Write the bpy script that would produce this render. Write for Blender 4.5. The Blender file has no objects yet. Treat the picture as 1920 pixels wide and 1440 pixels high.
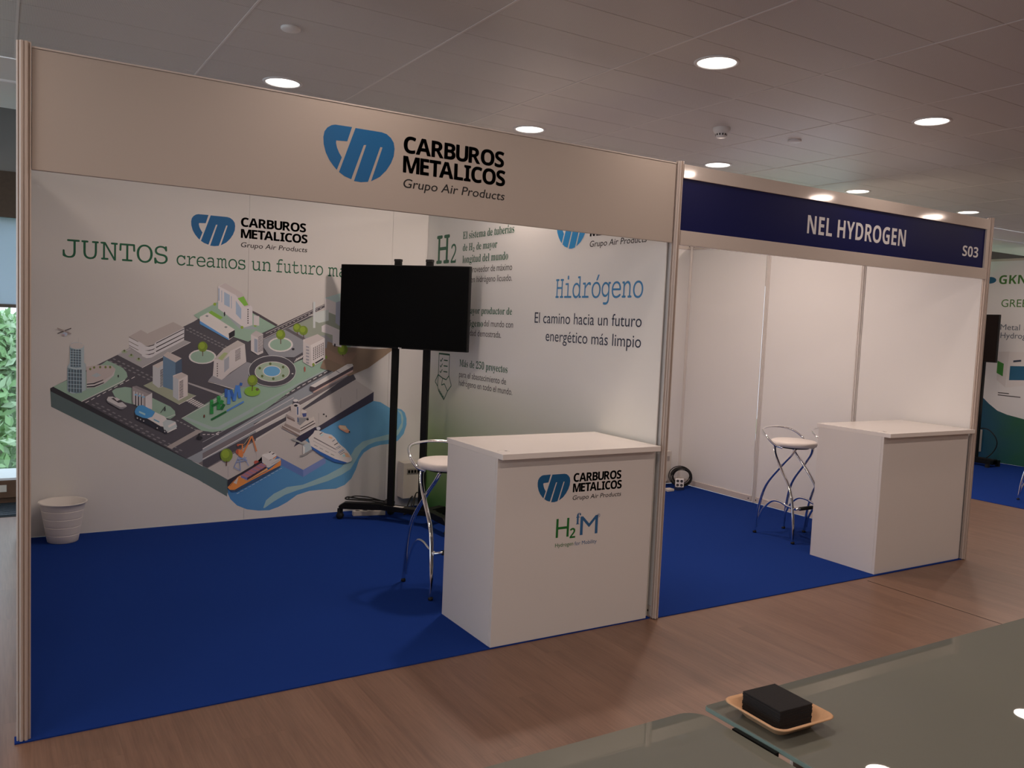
import bpy, bmesh, math, random
from mathutils import Vector, Matrix
random.seed(7)
SC = bpy.context.scene
COL = SC.collection
R = math.radians
# ------------------------------------------------------------------ camera, world, exposure
cam = bpy.data.cameras.new('camera'); camo = bpy.data.objects.new('camera', cam); COL.objects.link(camo)
camo.location = (-0.0974, -3.4377, 1.6042)
camo.rotation_euler = (R(85.7918), R(-2.4536), R(-31.3165))
cam.sensor_width = 36.0; cam.lens = 1572.19 / 1920 * 36.0; cam.clip_start = 0.02; cam.clip_end = 300
SC.camera = camo
SC.view_settings.view_transform = 'Standard'; SC.view_settings.look = 'None'
SC.view_settings.gamma = 1.0; SC.view_settings.exposure = 0.0
SC.view_settings.use_curve_mapping = False
SC.cycles.max_bounces = 8; SC.cycles.diffuse_bounces = 4; SC.cycles.glossy_bounces = 4
SC.cycles.transparent_max_bounces = 12
W = bpy.data.worlds.new('overcast_sky'); SC.world = W; W.use_nodes = True
nt = W.node_tree; nt.nodes.clear()
bg = nt.nodes.new('ShaderNodeBackground'); ow = nt.nodes.new('ShaderNodeOutputWorld')
bg.inputs[0].default_value = (0.72, 0.86, 1.0, 1); bg.inputs[1].default_value = 2.8
nt.links.new(bg.outputs[0], ow.inputs[0])
LAMP_ROWS = (17, 2.5, 8, 8)      # watts of the lamps, row by row from the window side
LAMP_COLOR = (1.0, 0.79, 0.67)

# ------------------------------------------------------------------ helpers
def lin(c):
    c = c / 255.0
    return c / 12.92 if c <= 0.04045 else ((c + 0.055) / 1.055) ** 2.4
def rgb(*c): return tuple(lin(v) for v in c) + (1.0,)
MATS = {}
def mat(name, col, rough=0.6, metal=0.0, ior=1.45, noise=0.0, nscale=40.0, bump=0.0, bscale=200.0, coat=0.0):
    if name in MATS: return MATS[name]
    m = bpy.data.materials.new(name); m.use_nodes = True; MATS[name] = m
    n = m.node_tree; b = n.nodes['Principled BSDF']
    b.inputs['Base Color'].default_value = col; b.inputs['Roughness'].default_value = rough
    b.inputs['Metallic'].default_value = metal; b.inputs['IOR'].default_value = ior
    if coat: b.inputs['Coat Weight'].default_value = coat
    if noise or bump:
        tc = n.nodes.new('ShaderNodeTexCoord')
    if noise:
        t = n.nodes.new('ShaderNodeTexNoise'); t.inputs['Scale'].default_value = nscale; t.inputs['Detail'].default_value = 4
        r = n.nodes.new('ShaderNodeMapRange'); r.inputs[3].default_value = 1 - noise; r.inputs[4].default_value = 1 + noise
        mx = n.nodes.new('ShaderNodeVectorMath'); mx.operation = 'SCALE'; mx.inputs[0].default_value = col[:3]
        n.links.new(tc.outputs['Object'], t.inputs['Vector']); n.links.new(t.outputs['Fac'], r.inputs[0])
        n.links.new(r.outputs[0], mx.inputs['Scale']); n.links.new(mx.outputs[0], b.inputs['Base Color'])
    if bump:
        t2 = n.nodes.new('ShaderNodeTexNoise'); t2.inputs['Scale'].default_value = bscale
        bp = n.nodes.new('ShaderNodeBump'); bp.inputs['Strength'].default_value = bump; bp.inputs['Distance'].default_value = 0.002
        n.links.new(tc.outputs['Object'], t2.inputs['Vector']); n.links.new(t2.outputs['Fac'], bp.inputs['Height'])
        n.links.new(bp.outputs[0], b.inputs['Normal'])
    return m
class MB:
    """collects geometry for one mesh object"""
    def __init__(s): s.v = []; s.f = []; s.sm = []
    def add(s, vs, fs, smooth=False):
        o = len(s.v); s.v += [tuple(p) for p in vs]; s.f += [tuple(i + o for i in f) for f in fs]; s.sm += [smooth] * len(fs); return s
    def box(s, x0, y0, z0, x1, y1, z1, M=None):
        vs = [(x, y, z) for z in (z0, z1) for y in (y0, y1) for x in (x0, x1)]
        if M: vs = [M @ Vector(p) for p in vs]
        return s.add(vs, [(0, 2, 3, 1), (4, 5, 7, 6), (0, 1, 5, 4), (2, 6, 7, 3), (0, 4, 6, 2), (1, 3, 7, 5)])
    def prism(s, poly, z0, z1, smooth=False):
        n = len(poly)
        s.add([(x, y, z0) for x, y in poly] + [(x, y, z1) for x, y in poly], [tuple(range(n - 1, -1, -1)), tuple(range(n, 2 * n))])
        o = len(s.v) - 2 * n
        for i in range(n): s.f.append((o + i, o + (i + 1) % n, o + n + (i + 1) % n, o + n + i)); s.sm.append(smooth)
        return s
    def lathe(s, prof, n=32, c=(0, 0, 0), cap0=False, cap1=False):
        vs = []
        for r, z in prof:
            for i in range(n):
                a = 2 * math.pi * i / n; vs.append((c[0] + r * math.cos(a), c[1] + r * math.sin(a), c[2] + z))
        fs = []
        for k in range(len(prof) - 1):
            for i in range(n):
                fs.append((k * n + i, k * n + (i + 1) % n, (k + 1) * n + (i + 1) % n, (k + 1) * n + i))
        o = len(s.v); s.add(vs, fs, True)
        if cap0: s.f.append(tuple(o + i for i in range(n - 1, -1, -1))); s.sm.append(False)
        if cap1: s.f.append(tuple(o + (len(prof) - 1) * n + i for i in range(n))); s.sm.append(False)
        return s
    def tube(s, pts, rx, ry=None, n=10, closed=False, sub=6, up=(0, 0, 1)):
        ry = ry or rx
        P = [Vector(p) for p in pts]; Q = []
        L = len(P)
        if sub > 1:
            rng = range(L) if closed else range(L - 1)
            for i in rng:
                g = lambda k: P[k % L] if closed else P[max(0, min(L - 1, k))]
                a, b, c, d = g(i - 1), g(i), g(i + 1), g(i + 2)
                for j in range(sub):
                    t = j / sub
                    Q.append(0.5 * ((2 * b) + (c - a) * t + (2 * a - 5 * b + 4 * c - d) * t * t + (3 * b - a - 3 * c + d) * t ** 3))
            if not closed: Q.append(P[-1])
        else: Q = P
        m = len(Q); vs = []; U = Vector(up)
        for i in range(m):
            T = (Q[(i + 1) % m] - Q[i - 1]) if closed else (Q[min(i + 1, m - 1)] - Q[max(i - 1, 0)])
            T.normalize()
            A = U - T * U.dot(T)
            if A.length < 0.15: A = Vector((1, 0, 0)) - T * T.x
            A.normalize(); B = T.cross(A)
            for k in range(n):
                a = 2 * math.pi * k / n; vs.append(Q[i] + A * (ry * math.cos(a)) + B * (rx * math.sin(a)))
        fs = []
        for i in range(m if closed else m - 1):
            for k in range(n):
                fs.append((i * n + k, i * n + (k + 1) % n, ((i + 1) % m) * n + (k + 1) % n, ((i + 1) % m) * n + k))
        o = len(s.v); s.add(vs, fs, True)
        if not closed:
            s.f.append(tuple(o + k for k in range(n - 1, -1, -1))); s.sm.append(False)
            s.f.append(tuple(o + (m - 1) * n + k for k in range(n))); s.sm.append(False)
        return s
    def mesh(s, name, m=None):
        me = bpy.data.meshes.new(name); me.from_pydata(s.v, [], s.f)
        me.polygons.foreach_set('use_smooth', s.sm); me.update()
        if m: me.materials.append(m)
        return me
    def build(s, name, m=None, parent=None, bevel=0.0, seg=2, fix=True, **kw):
        me = s.mesh(name, m)
        if fix:
            b = bmesh.new(); b.from_mesh(me); bmesh.ops.recalc_face_normals(b, faces=b.faces)
            b.to_mesh(me); b.free()
        o = bpy.data.objects.new(name, me); COL.objects.link(o)
        if parent: o.parent = parent
        if bevel:
            md = o.modifiers.new('bevel', 'BEVEL'); md.width = bevel; md.segments = seg; md.limit_method = 'ANGLE'; md.angle_limit = R(35)
        tag(o, **kw)
        return o
def tag(o, label=None, cat=None, group=None, kind=None):
    if label: o['label'] = label
    if cat: o['category'] = cat
    if group: o['group'] = group
    if kind: o['kind'] = kind
    return o
def thing(name, label, cat, loc=(0, 0, 0), rz=0, group=None, kind=None):
    o = bpy.data.objects.new(name, None); COL.objects.link(o); o.location = loc; o.rotation_euler = (0, 0, rz)
    o.empty_display_size = 0.05
    return tag(o, label, cat, group, kind)
def copy_tree(o, parent=None):
    c = o.copy(); COL.objects.link(c); c.parent = parent
    for ch in list(o.children): copy_tree(ch, c)
    return c
def ngon(vs2, holes=None): return vs2

# lettering: glyph outlines laid flat on a plane. frame = (origin, u axis, v axis, normal)
def glyph_map(s, style):
    r = ''
    bases = {'slab': (0x1D670, 0x1D68A, 0x1D7F6), 'serif': (0x1D400, 0x1D41A, 0x1D7CE), 'bold': (0x1D5D4, 0x1D5EE, 0x1D7EC)}
    if style not in bases: return s
    B = bases[style]
    dec = {'á': ('a', 1), 'é': ('e', 1), 'í': ('i', 1), 'ó': ('o', 1), 'ú': ('u', 1)}
    for ch in s:
        if ch in dec: ch = dec[ch][0]
        if 'A' <= ch <= 'Z': r += chr(B[0] + ord(ch) - 65)
        elif 'a' <= ch <= 'z': r += chr(B[1] + ord(ch) - 97)
        elif '0' <= ch <= '9': r += chr(B[2] + ord(ch) - 48)
        else: r += ch
    return r
def curve_geo(body, off=0.0, spacing=1.0):
    cu = bpy.data.curves.new('t', 'FONT'); cu.body = body; cu.size = 1; cu.offset = off; cu.resolution_u = 4; cu.space_character = spacing
    ob = bpy.data.objects.new('t', cu); me = ob.to_mesh()
    vs = [(v.co.x, v.co.y) for v in me.vertices]; fs = [tuple(p.vertices) for p in me.polygons]
    ob.to_mesh_clear(); bpy.data.objects.remove(ob); bpy.data.curves.remove(cu)
    return vs, fs
ACC = {'á': 1, 'é': 1, 'í': 1, 'ó': 1, 'ú': 1}
def text_geo(s, style='sans', off=0.0, track=None):
    """returns verts, faces with baseline 0; cap height normalised to 1"""
    vs, fs = [], []
    hv, _ = curve_geo(glyph_map('H', style), off); cap = max(v[1] for v in hv)
    if style == 'slab' or track is not None:
        x = 0.0
        for ci, ch in enumerate(s):
            if ch == ' ': x += 0.42; continue
            gv, gf = curve_geo(glyph_map(ch, style), off)
            a = min(v[0] for v in gv); b = max(v[0] for v in gv); o = len(vs)
            vs += [(v[0] - a + x, v[1]) for v in gv]; fs += [tuple(i + o for i in f) for f in gf]
            if ch in ACC:
                o = len(vs); mx = x + (b - a) / 2; t = max(v[1] for v in gv)
                vs += [(mx - .02, t + .04), (mx + .06, t + .04), (mx + .16, t + .2), (mx + .08, t + .2)]; fs.append((o, o + 1, o + 2, o + 3))
            x += (b - a) + (track if track is not None else 0.06) + (KERN.get(s[ci:ci + 2], 0) if style == 'bold' else 0)
    else:
        vs, fs = curve_geo(glyph_map(s, style), off)
        if style != 'sans':
            for k, ch in enumerate(s):
                if ch in ACC:
                    pv, _ = curve_geo(glyph_map(s[:k + 1], style), off); gv, _ = curve_geo(glyph_map(ch, style), off)
                    b = max(v[0] for v in pv); wd = max(v[0] for v in gv) - min(v[0] for v in gv); t = max(v[1] for v in gv); mx = b - wd / 2; o = len(vs)
                    vs += [(mx - .04, t + .03), (mx + .06, t + .03), (mx + .18, t + .18), (mx + .06, t + .18)]; fs.append((o, o + 1, o + 2, o + 3))
    return [(x / cap, y / cap) for x, y in vs], fs
TIGHT = {'track': .04, 'fat': .016}
KERN = {'TA': -.10, 'CA': -.02, 'AR': .0, 'LI': .02, 'AL': .01}
SLIM = {'off': -.005}
def lay(mb, geo, frame, u0, u1, v0, h, off=0.0006, shear=0.0):
    vs, fs = geo; a = min(v[0] for v in vs); b = max(v[0] for v in vs); k = (u1 - u0) / (b - a)
    O, U, V, N = frame
    P = []
    for x, y in vs:
        uu = u0 + (x - a) * k + shear * y * h
        P.append(O + U * uu + V * (v0 + y * h) + N * off)
    mb.add(P, fs)
def letters(name, m, parent, frame, rows, off=0.0006, label=None):
    mb = MB()
    for r in rows:
        s, style, u0, u1, v0, h = r[:6]; kw = r[6] if len(r) > 6 else {}
        geo = text_geo(s, style, kw.get('off', 0.0), kw.get('track')); f = kw.get('fat', 0) * h
        for du, dv in (((0, 0),) if not f else ((-f, 0), (f, 0), (0, f), (0, -f))):      # heavier strokes
            lay(mb, geo, frame, u0 + du, u1 + du, v0 + dv, h, off, kw.get('shear', 0))
    o = mb.build(name, m, parent, fix=False); tag(o, label=label); return o
FR = lambda y: (Vector((0, y, 0)), Vector((1, 0, 0)), Vector((0, 0, 1)), Vector((0, -1, 0)))       # plane facing the viewer's side (-Y)
FX = lambda x: (Vector((x, 0, 0)), Vector((0, -1, 0)), Vector((0, 0, 1)), Vector((-1, 0, 0)))      # plane facing -X, read along -Y

ART = """
-1 0 0 1370 229 1396 172 1446 120 1522 84 1607 67 1692 63 1761 83 1831 117 1909 169 2007 194 2117 198 2228 197 2303 224 2358 275 2394 347 2421 429 2458 482 2525 521 2602 541 2702 548 2761 572 2810 627 2833 702 2831 759 2814 807 2782 835 2742 844 2681 847 2631 875 2591 899 2531 909 1941 691 1377 318
112 130 128 1645 85 1665 143 1724 191 1828 237 1952 247 2042 277 2151 315 2270 372 2334 442 2380 522 2445 575 2542 599 2689 631 2758 667 2786 723 2779 789 2747 831 2783 817 2803 760 2798 684 2760 620 2701 584 2562 569 2495 545 2438 502 2397 430 2347 350 2272 308 2161 265 2043 236 1908 205 1812 176 1725 129 1657 84
66 74 72 192 1020 1079 502 1222 415 1368 325 1371 194 1160 337 198 899
66 74 72 1190 439 1376 328 1378 220 1192 313
38 36 38 192 1024 210 1035 403 923 1087 510 1071 498 193 1005
62 57 59 210 1035 596 1253 1001 1449 1110 1509 1204 1574 1299 1529 1546 1403 1718 1262 1986 1029 1158 460 1071 502 403 923
62 57 59 1210 1553 1514 1576 1709 1492 1911 1587 2225 1582 2231 1378 2377 1284 2330 1229 2336 1143 1224 655 960 808 1215 1248
118 114 114 1188 556 2332 1142 2283 1205 1187 631
62 57 59 1024 563 1187 631 1189 481 1154 461
112 110 110 1187 614 2190 1222 2321 1205 2337 1142 1988 964 1543 738 1188 556
62 57 59 1187 631 1186 668 2181 1213 2218 1222 2283 1214 1985 1052 1188 572
112 110 110 1079 502 1559 745 1577 680 1158 460
88 78 76 1158 460 1577 680 1579 615 1230 415
90 80 79 1188 535 1988 955 2332 1133 2333 1120 1989 924 1189 493
58 53 56 1189 481 1937 859 2342 1142 2372 1088 1964 854 1222 424 1190 439
176 166 157 1190 487 1981 913 1979 918 1188 491
176 166 157 1189 564 1865 941 1863 945 1187 568
176 166 157 1283 675 1306 688 1303 693 1280 680
176 166 157 1322 697 1345 710 1342 715 1319 702
176 166 157 1361 719 1384 732 1381 737 1358 724
176 166 157 1400 740 1424 754 1421 759 1397 746
176 166 157 1439 762 1463 776 1460 781 1437 768
176 166 157 1479 785 1503 798 1500 803 1476 790
176 166 157 1519 807 1543 820 1540 826 1516 812
176 166 157 1559 829 1583 843 1580 848 1556 835
176 166 157 1600 852 1624 866 1621 871 1597 857
176 166 157 1640 875 1665 888 1662 894 1637 880
176 166 157 1681 898 1706 911 1703 917 1678 903
176 166 157 1722 921 1747 934 1744 940 1719 926
176 166 157 1764 944 1789 958 1786 963 1761 949
176 166 157 1806 967 1831 981 1828 986 1802 972
176 166 157 1847 990 1873 1005 1870 1010 1844 996
176 166 157 1890 1014 1915 1028 1912 1034 1887 1019
176 166 157 1932 1038 1958 1052 1955 1057 1929 1043
176 166 157 1975 1062 2001 1076 1997 1081 1972 1067
176 166 157 2018 1086 2044 1100 2041 1106 2015 1091
176 166 157 2061 1110 2087 1124 2084 1130 2058 1115
176 166 157 2105 1134 2131 1149 2128 1154 2101 1140
176 166 157 2148 1159 2175 1173 2172 1179 2145 1164
140 134 130 1188 617 1812 956 1810 958 1186 619
140 128 120 1226 420 1541 588 1964 854 2367 1083 2529 985 2524 973 2089 723 1924 639 2133 465 2128 452 1953 367 1735 493 1650 458 1377 322
44 40 50 2529 985 2528 909 2090 678 1873 553 1899 604 1916 630 2089 723
32 30 33 1377 322 1649 466 1632 493 1650 458 1378 250
70 84 120 1735 493 1953 367 1955 309 1771 417
88 96 128 1953 367 2133 461 2137 411 1955 309
118 108 104 1376 344 1375 425 1372 425 1373 344
118 108 104 2252 854 2249 939 2245 940 2248 854
118 108 104 2386 924 2384 1011 2380 1011 2382 924
118 108 104 2072 732 2070 817 2066 817 2069 732
32 30 33 2118 807 2115 802 2110 800 2104 802 2101 807 2104 812 2109 814 2115 812
32 30 33 2136 791 2134 786 2130 783 2126 786 2125 792 2126 797 2130 800 2134 797
112 127 109 210 1035 297 1081 429 1150 512 1194 540 1217 583 1198 640 1167 665 1136 672 1105 641 1065 584 1034 382 931
176 166 157 383 929 656 1079 654 1083 382 933
185 176 166 407 921 429 933 427 937 406 925
185 176 166 443 941 464 954 462 958 441 945
185 176 166 479 962 500 975 498 979 477 966
185 176 166 515 983 536 996 534 1000 513 987
185 176 166 551 1004 573 1017 571 1021 549 1008
185 176 166 587 1025 609 1038 607 1042 585 1029
185 176 166 624 1046 646 1059 644 1063 622 1050
185 176 166 661 1068 683 1081 681 1085 659 1072
185 176 166 698 1089 720 1102 718 1106 696 1093
112 127 109 573 1003 598 1022 655 1032 698 1026 742 1002 959 887 990 854 994 821 960 797 922 806 714 907 656 923 591 963
176 166 157 923 801 994 828 993 831 922 804
112 127 109 1036 800 1341 990 1495 1065 1720 1142 2249 1404 2428 1436 1641 850 1346 704 1257 690 1178 705
112 127 109 1220 914 1398 1008 1513 1070 1932 1247 2011 1225 2195 1218 2147 1178 1883 1053 1369 770 1320 743 1223 723
176 166 157 1037 798 1390 996 1388 999 1036 801
122 128 120 1067 811 1257 728 1313 730 1557 860 1557 843 1313 709 1233 712 1052 799
124 128 122 1291 715 1847 1017 1842 1027 1286 724
124 128 122 1847 1017 2202 1199 2197 1209 1842 1027
126 118 114 600 1261 689 1313 1044 1374 1092 1359 766 1169
176 166 157 767 1167 1093 1357 1091 1360 765 1170
176 166 157 600 1258 1002 1450 1001 1452 599 1260
118 122 98 668 1281 666 1275 659 1271 650 1270 640 1271 633 1275 631 1280 633 1286 640 1290 649 1291 659 1290 666 1286
70 76 40 656 1288 654 1283 650 1280 645 1283 643 1288 645 1294 649 1296 654 1294
118 122 98 713 1252 711 1246 704 1242 694 1240 685 1242 678 1246 676 1251 678 1257 685 1261 694 1262 704 1261 710 1257
70 76 40 701 1259 699 1254 694 1251 690 1254 688 1259 690 1265 694 1267 699 1265
118 122 98 763 1226 760 1220 753 1216 744 1214 734 1216 727 1220 725 1225 727 1231 734 1235 744 1236 753 1235 760 1231
70 76 40 750 1233 748 1228 744 1225 739 1228 737 1233 739 1239 744 1241 748 1239
158 148 143 678 1388 756 1438 801 1412 807 1418 970 1502 1047 1463 1046 1372 860 1264 828 1243 796 1237 764 1252 679 1315
137 124 116 678 1388 756 1438 801 1412 807 1418 970 1502 1047 1463 855 1354 840 1334 814 1323 786 1326 763 1344 744 1354
32 30 33 1045 1456 1045 1450 859 1343 856 1348
32 30 33 852 1343 840 1329 811 1320 782 1323 808 1325 833 1332
88 78 74 678 1388 741 1354 738 1351 678 1383
32 30 33 1045 1425 1045 1419 859 1312 856 1318
32 30 33 853 1313 840 1299 811 1290 783 1292 808 1295 834 1302
88 78 74 678 1358 741 1324 738 1321 679 1353
32 30 33 1046 1396 1046 1390 859 1283 856 1289
32 30 33 853 1284 840 1270 812 1261 783 1264 808 1266 834 1273
88 78 74 679 1330 742 1295 739 1292 679 1325
120 112 108 679 1320 764 1262 764 1252 679 1312
100 94 92 582 1233 598 1226 590 1221 574 1229
100 94 92 561 1217 577 1210 568 1205 553 1213
100 94 92 612 1218 628 1210 619 1206 604 1213
100 94 92 591 1202 607 1195 598 1190 583 1197
100 94 92 642 1203 658 1195 650 1190 634 1198
100 94 92 621 1187 637 1179 628 1174 613 1182
100 94 92 673 1187 688 1180 680 1175 664 1183
100 94 92 651 1172 667 1164 658 1159 643 1167
100 94 92 703 1172 719 1164 710 1159 694 1167
100 94 92 681 1156 697 1148 689 1143 673 1151
100 94 92 733 1156 750 1149 741 1144 725 1152
100 94 92 712 1140 728 1133 719 1128 703 1136
100 94 92 764 1141 780 1133 772 1128 756 1136
100 94 92 742 1125 759 1117 750 1112 734 1120
100 94 92 795 1125 811 1117 803 1112 786 1120
100 94 92 773 1109 790 1101 781 1096 765 1104
100 94 92 826 1109 843 1101 834 1096 817 1104
100 94 92 804 1093 821 1085 812 1080 796 1088
100 94 92 1085 1464 1101 1457 1092 1453 1077 1459
100 94 92 1064 1452 1079 1445 1072 1441 1056 1447
100 94 92 1110 1452 1125 1445 1117 1440 1101 1447
100 94 92 1088 1440 1104 1433 1096 1428 1081 1435
100 94 92 1135 1439 1151 1433 1142 1428 1126 1435
100 94 92 1113 1427 1129 1420 1121 1416 1106 1423
100 94 92 1160 1427 1176 1420 1167 1416 1151 1423
100 94 92 1138 1415 1154 1408 1146 1404 1131 1411
100 94 92 1185 1415 1201 1408 1192 1404 1177 1410
100 94 92 1163 1403 1179 1396 1171 1392 1156 1398
100 94 92 1210 1402 1226 1395 1218 1391 1202 1398
100 94 92 1189 1390 1204 1383 1197 1379 1181 1386
100 94 92 1236 1390 1252 1383 1243 1379 1227 1386
100 94 92 1214 1378 1230 1371 1222 1367 1206 1374
100 94 92 1261 1377 1277 1370 1269 1366 1253 1373
100 94 92 1239 1365 1255 1358 1247 1354 1232 1361
100 94 92 1287 1365 1303 1358 1294 1354 1278 1361
100 94 92 1265 1353 1281 1346 1273 1341 1257 1349
100 94 92 1313 1352 1329 1345 1320 1341 1304 1348
100 94 92 1291 1340 1307 1333 1299 1329 1283 1336
100 94 92 1339 1340 1355 1333 1346 1328 1330 1335
100 94 92 1316 1328 1333 1320 1325 1316 1308 1323
100 94 92 1365 1327 1381 1320 1372 1315 1356 1323
100 94 92 1342 1315 1359 1308 1351 1303 1334 1311
96 90 88 451 914 469 905 461 900 443 910
96 90 88 476 923 493 914 485 909 467 919
96 90 88 486 892 505 882 496 878 478 888
96 90 88 511 901 528 891 520 887 502 896
96 90 88 521 870 540 860 531 855 513 865
96 90 88 546 879 564 869 555 864 537 874
96 90 88 557 847 575 837 567 833 548 842
96 90 88 582 856 599 846 591 842 572 851
96 90 88 592 824 611 814 603 810 584 820
96 90 88 617 833 635 823 627 819 608 829
96 90 88 628 801 647 791 638 787 620 797
96 90 88 653 810 671 800 663 796 644 806
96 90 88 664 778 683 768 675 764 656 774
96 90 88 690 787 708 777 699 773 680 783
96 90 88 701 755 720 745 711 740 692 750
96 90 88 726 764 745 754 736 749 717 759
96 90 88 737 732 757 721 748 717 729 727
96 90 88 763 740 781 730 773 726 753 736
96 90 88 774 708 794 698 785 693 765 703
96 90 88 800 717 819 707 810 702 790 712
96 90 88 811 684 831 674 822 669 803 680
96 90 88 837 693 856 683 847 678 828 689
96 90 88 849 660 868 650 859 645 840 656
96 90 88 875 669 894 659 885 654 865 665
96 90 88 886 636 906 626 897 621 878 632
96 90 88 913 645 932 635 923 630 903 641
96 90 88 924 612 944 601 935 597 915 608
96 90 88 951 621 970 610 961 606 941 616
96 90 88 963 588 983 577 973 572 954 583
96 90 88 989 596 1008 586 999 581 979 592
96 90 88 1001 563 1021 552 1012 548 992 559
96 90 88 1028 572 1047 561 1038 557 1018 567
110 104 100 1006 788 1021 780 1014 777 998 784
110 104 100 1031 775 1046 767 1038 763 1023 771
110 104 100 1055 761 1071 753 1063 749 1048 757
110 104 100 1080 747 1096 739 1088 735 1073 743
110 104 100 1105 733 1121 725 1113 721 1098 729
110 104 100 1130 719 1146 711 1138 707 1123 715
126 114 106 936 594 1146 714 1190 701 970 577
176 166 157 1186 673 1205 673 1205 678 1186 678
176 166 157 1218 672 1237 672 1237 677 1218 677
176 166 157 1250 671 1269 671 1269 676 1250 676
176 166 157 1282 670 1301 669 1301 675 1282 675
128 118 114 1079 1065 1325 977 1309 965 1079 1053
190 182 170 1104 950 1112 945 1072 923 1064 928
190 182 170 1117 943 1125 938 1085 915 1077 920
190 182 170 1130 935 1138 930 1098 908 1090 913
190 182 170 1144 928 1152 923 1112 900 1104 905
190 182 170 1157 920 1165 915 1125 893 1117 898
190 182 170 1171 912 1179 907 1138 885 1130 890
190 182 170 1184 905 1192 900 1152 877 1144 882
190 182 170 1198 897 1206 892 1165 870 1157 875
176 166 157 1274 1256 1269 1239 1255 1223 1234 1211 1207 1203 1177 1200 1147 1202 1120 1210 1098 1221 1084 1236 1080 1253 1084 1269 1097 1284 1118 1297 1145 1305 1175 1308 1205 1306 1232 1299 1254 1287 1269 1272
112 127 109 1261 1255 1257 1241 1245 1228 1226 1218 1203 1211 1177 1208 1150 1210 1127 1216 1108 1226 1096 1239 1092 1253 1096 1267 1107 1280 1126 1290 1149 1297 1175 1300 1201 1298 1225 1292 1244 1282 1257 1270
88 100 34 1211 1329 1208 1314 1201 1301 1190 1292 1177 1289 1164 1292 1152 1300 1145 1312 1142 1327 1144 1342 1152 1355 1163 1363 1176 1367 1189 1364 1200 1356 1208 1343
106 118 38 1192 1335 1190 1325 1185 1316 1176 1311 1167 1311 1158 1316 1152 1324 1150 1334 1152 1345 1157 1354 1166 1359 1175 1359 1184 1354 1190 1346
70 45 35 1174 1295 1175 1258 1180 1258 1180 1295
112 127 109 179 1306 179 1306 179 1307
150 138 131 412 1173 485 1186 569 1182 594 1159 583 1112 527 1058 472 1031 413 1023
142 127 119 412 1173 485 1186 569 1182 594 1159 569 1112 513 1073 458 1062 413 1062
32 30 33 414 1055 457 1060 518 1085 515 1078 460 1052 414 1048
32 30 33 414 1037 457 1040 524 1067 518 1058 460 1031 414 1029
130 130 126 442 1112 475 1132 505 1115 472 1099
84 88 45 442 1157 440 1151 435 1148 430 1151 428 1157 430 1163 435 1166 440 1163
84 88 45 466 1168 464 1162 459 1159 454 1162 452 1168 454 1174 459 1177 464 1174
84 88 45 504 1171 502 1165 497 1162 492 1165 489 1171 492 1177 497 1180 502 1177
84 88 45 538 1171 536 1165 531 1162 525 1165 523 1171 525 1177 531 1180 536 1177
84 88 45 567 1171 565 1165 560 1163 554 1165 552 1171 554 1178 559 1180 565 1178
128 133 131 295 1172 295 1005 321 988 362 989 409 1012 407 1189 396 1204 396 1319 381 1335 353 1341 321 1334 309 1313 309 1199
148 136 128 394 1317 392 1310 386 1304 377 1299 365 1296 352 1295 339 1296 328 1298 318 1303 312 1309 310 1315 312 1322 318 1328 327 1333 339 1336 352 1338 365 1337 377 1334 386 1330 392 1324
92 104 108 310 1302 347 1289 378 1289 379 1169 347 1165 311 1172
88 100 104 296 1165 347 1151 383 1153 384 992 348 989 297 1008
45 50 56 318 1290 319 1172 324 1172 324 1290
45 50 56 335 1290 335 1173 341 1173 340 1290
45 50 56 351 1290 351 1173 357 1173 356 1290
45 50 56 367 1291 368 1173 373 1173 373 1291
45 50 56 304 1152 304 997 310 997 310 1153
45 50 56 321 1153 322 997 328 997 327 1153
45 50 56 339 1153 340 997 346 997 345 1153
45 50 56 357 1153 357 996 363 996 363 1153
45 50 56 374 1153 375 996 381 996 380 1153
140 144 142 312 1277 378 1273 378 1276 312 1280
140 144 142 312 1261 378 1258 378 1261 312 1264
140 144 142 312 1244 378 1240 378 1243 312 1247
140 144 142 312 1226 378 1222 378 1225 312 1229
140 144 142 312 1207 378 1204 379 1207 312 1210
140 144 142 312 1189 378 1185 379 1188 312 1192
140 144 142 297 1130 383 1125 383 1128 298 1133
140 144 142 298 1104 383 1099 383 1102 298 1107
140 144 142 298 1078 383 1072 383 1076 298 1081
140 144 142 298 1052 383 1046 383 1049 298 1055
140 144 142 298 1026 383 1020 383 1023 298 1029
32 30 33 616 1109 615 1101 612 1098 609 1101 607 1109 609 1116 612 1119 615 1116
120 118 98 775 1041 844 1077 1135 966 1016 901
176 166 157 1017 899 1135 965 1134 968 1015 902
142 136 132 836 1185 906 1222 908 1033 875 1025 837 1057
148 134 126 836 1185 906 1222 909 1198 873 1165
32 30 33 888 1148 906 1157 904 1161 886 1151
32 30 33 888 1138 906 1148 905 1151 886 1142
32 30 33 888 1128 906 1138 905 1142 886 1132
32 30 33 888 1119 906 1129 905 1132 886 1122
32 30 33 888 1109 907 1119 905 1123 886 1113
32 30 33 888 1100 907 1109 905 1113 886 1103
32 30 33 888 1090 907 1100 905 1103 887 1094
32 30 33 888 1080 907 1090 905 1094 887 1084
32 30 33 888 1071 907 1080 905 1084 887 1074
32 30 33 889 1061 907 1071 905 1074 887 1065
32 30 33 889 1051 907 1061 906 1065 887 1055
32 30 33 889 1042 907 1051 906 1055 887 1045
32 30 33 889 1032 907 1042 906 1045 887 1036
76 92 106 904 1258 989 1211 992 1000 907 1033
58 68 80 989 1211 1032 1236 1034 1130 991 1098
146 132 124 904 1258 935 1287 1032 1240 989 1209
160 146 138 973 1114 1032 1138 1075 1114 1077 967 1013 931 975 960
136 132 130 973 1104 1011 1090 1013 931 975 960
146 132 124 973 1106 1032 1138 1075 1116 1014 1085
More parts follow.
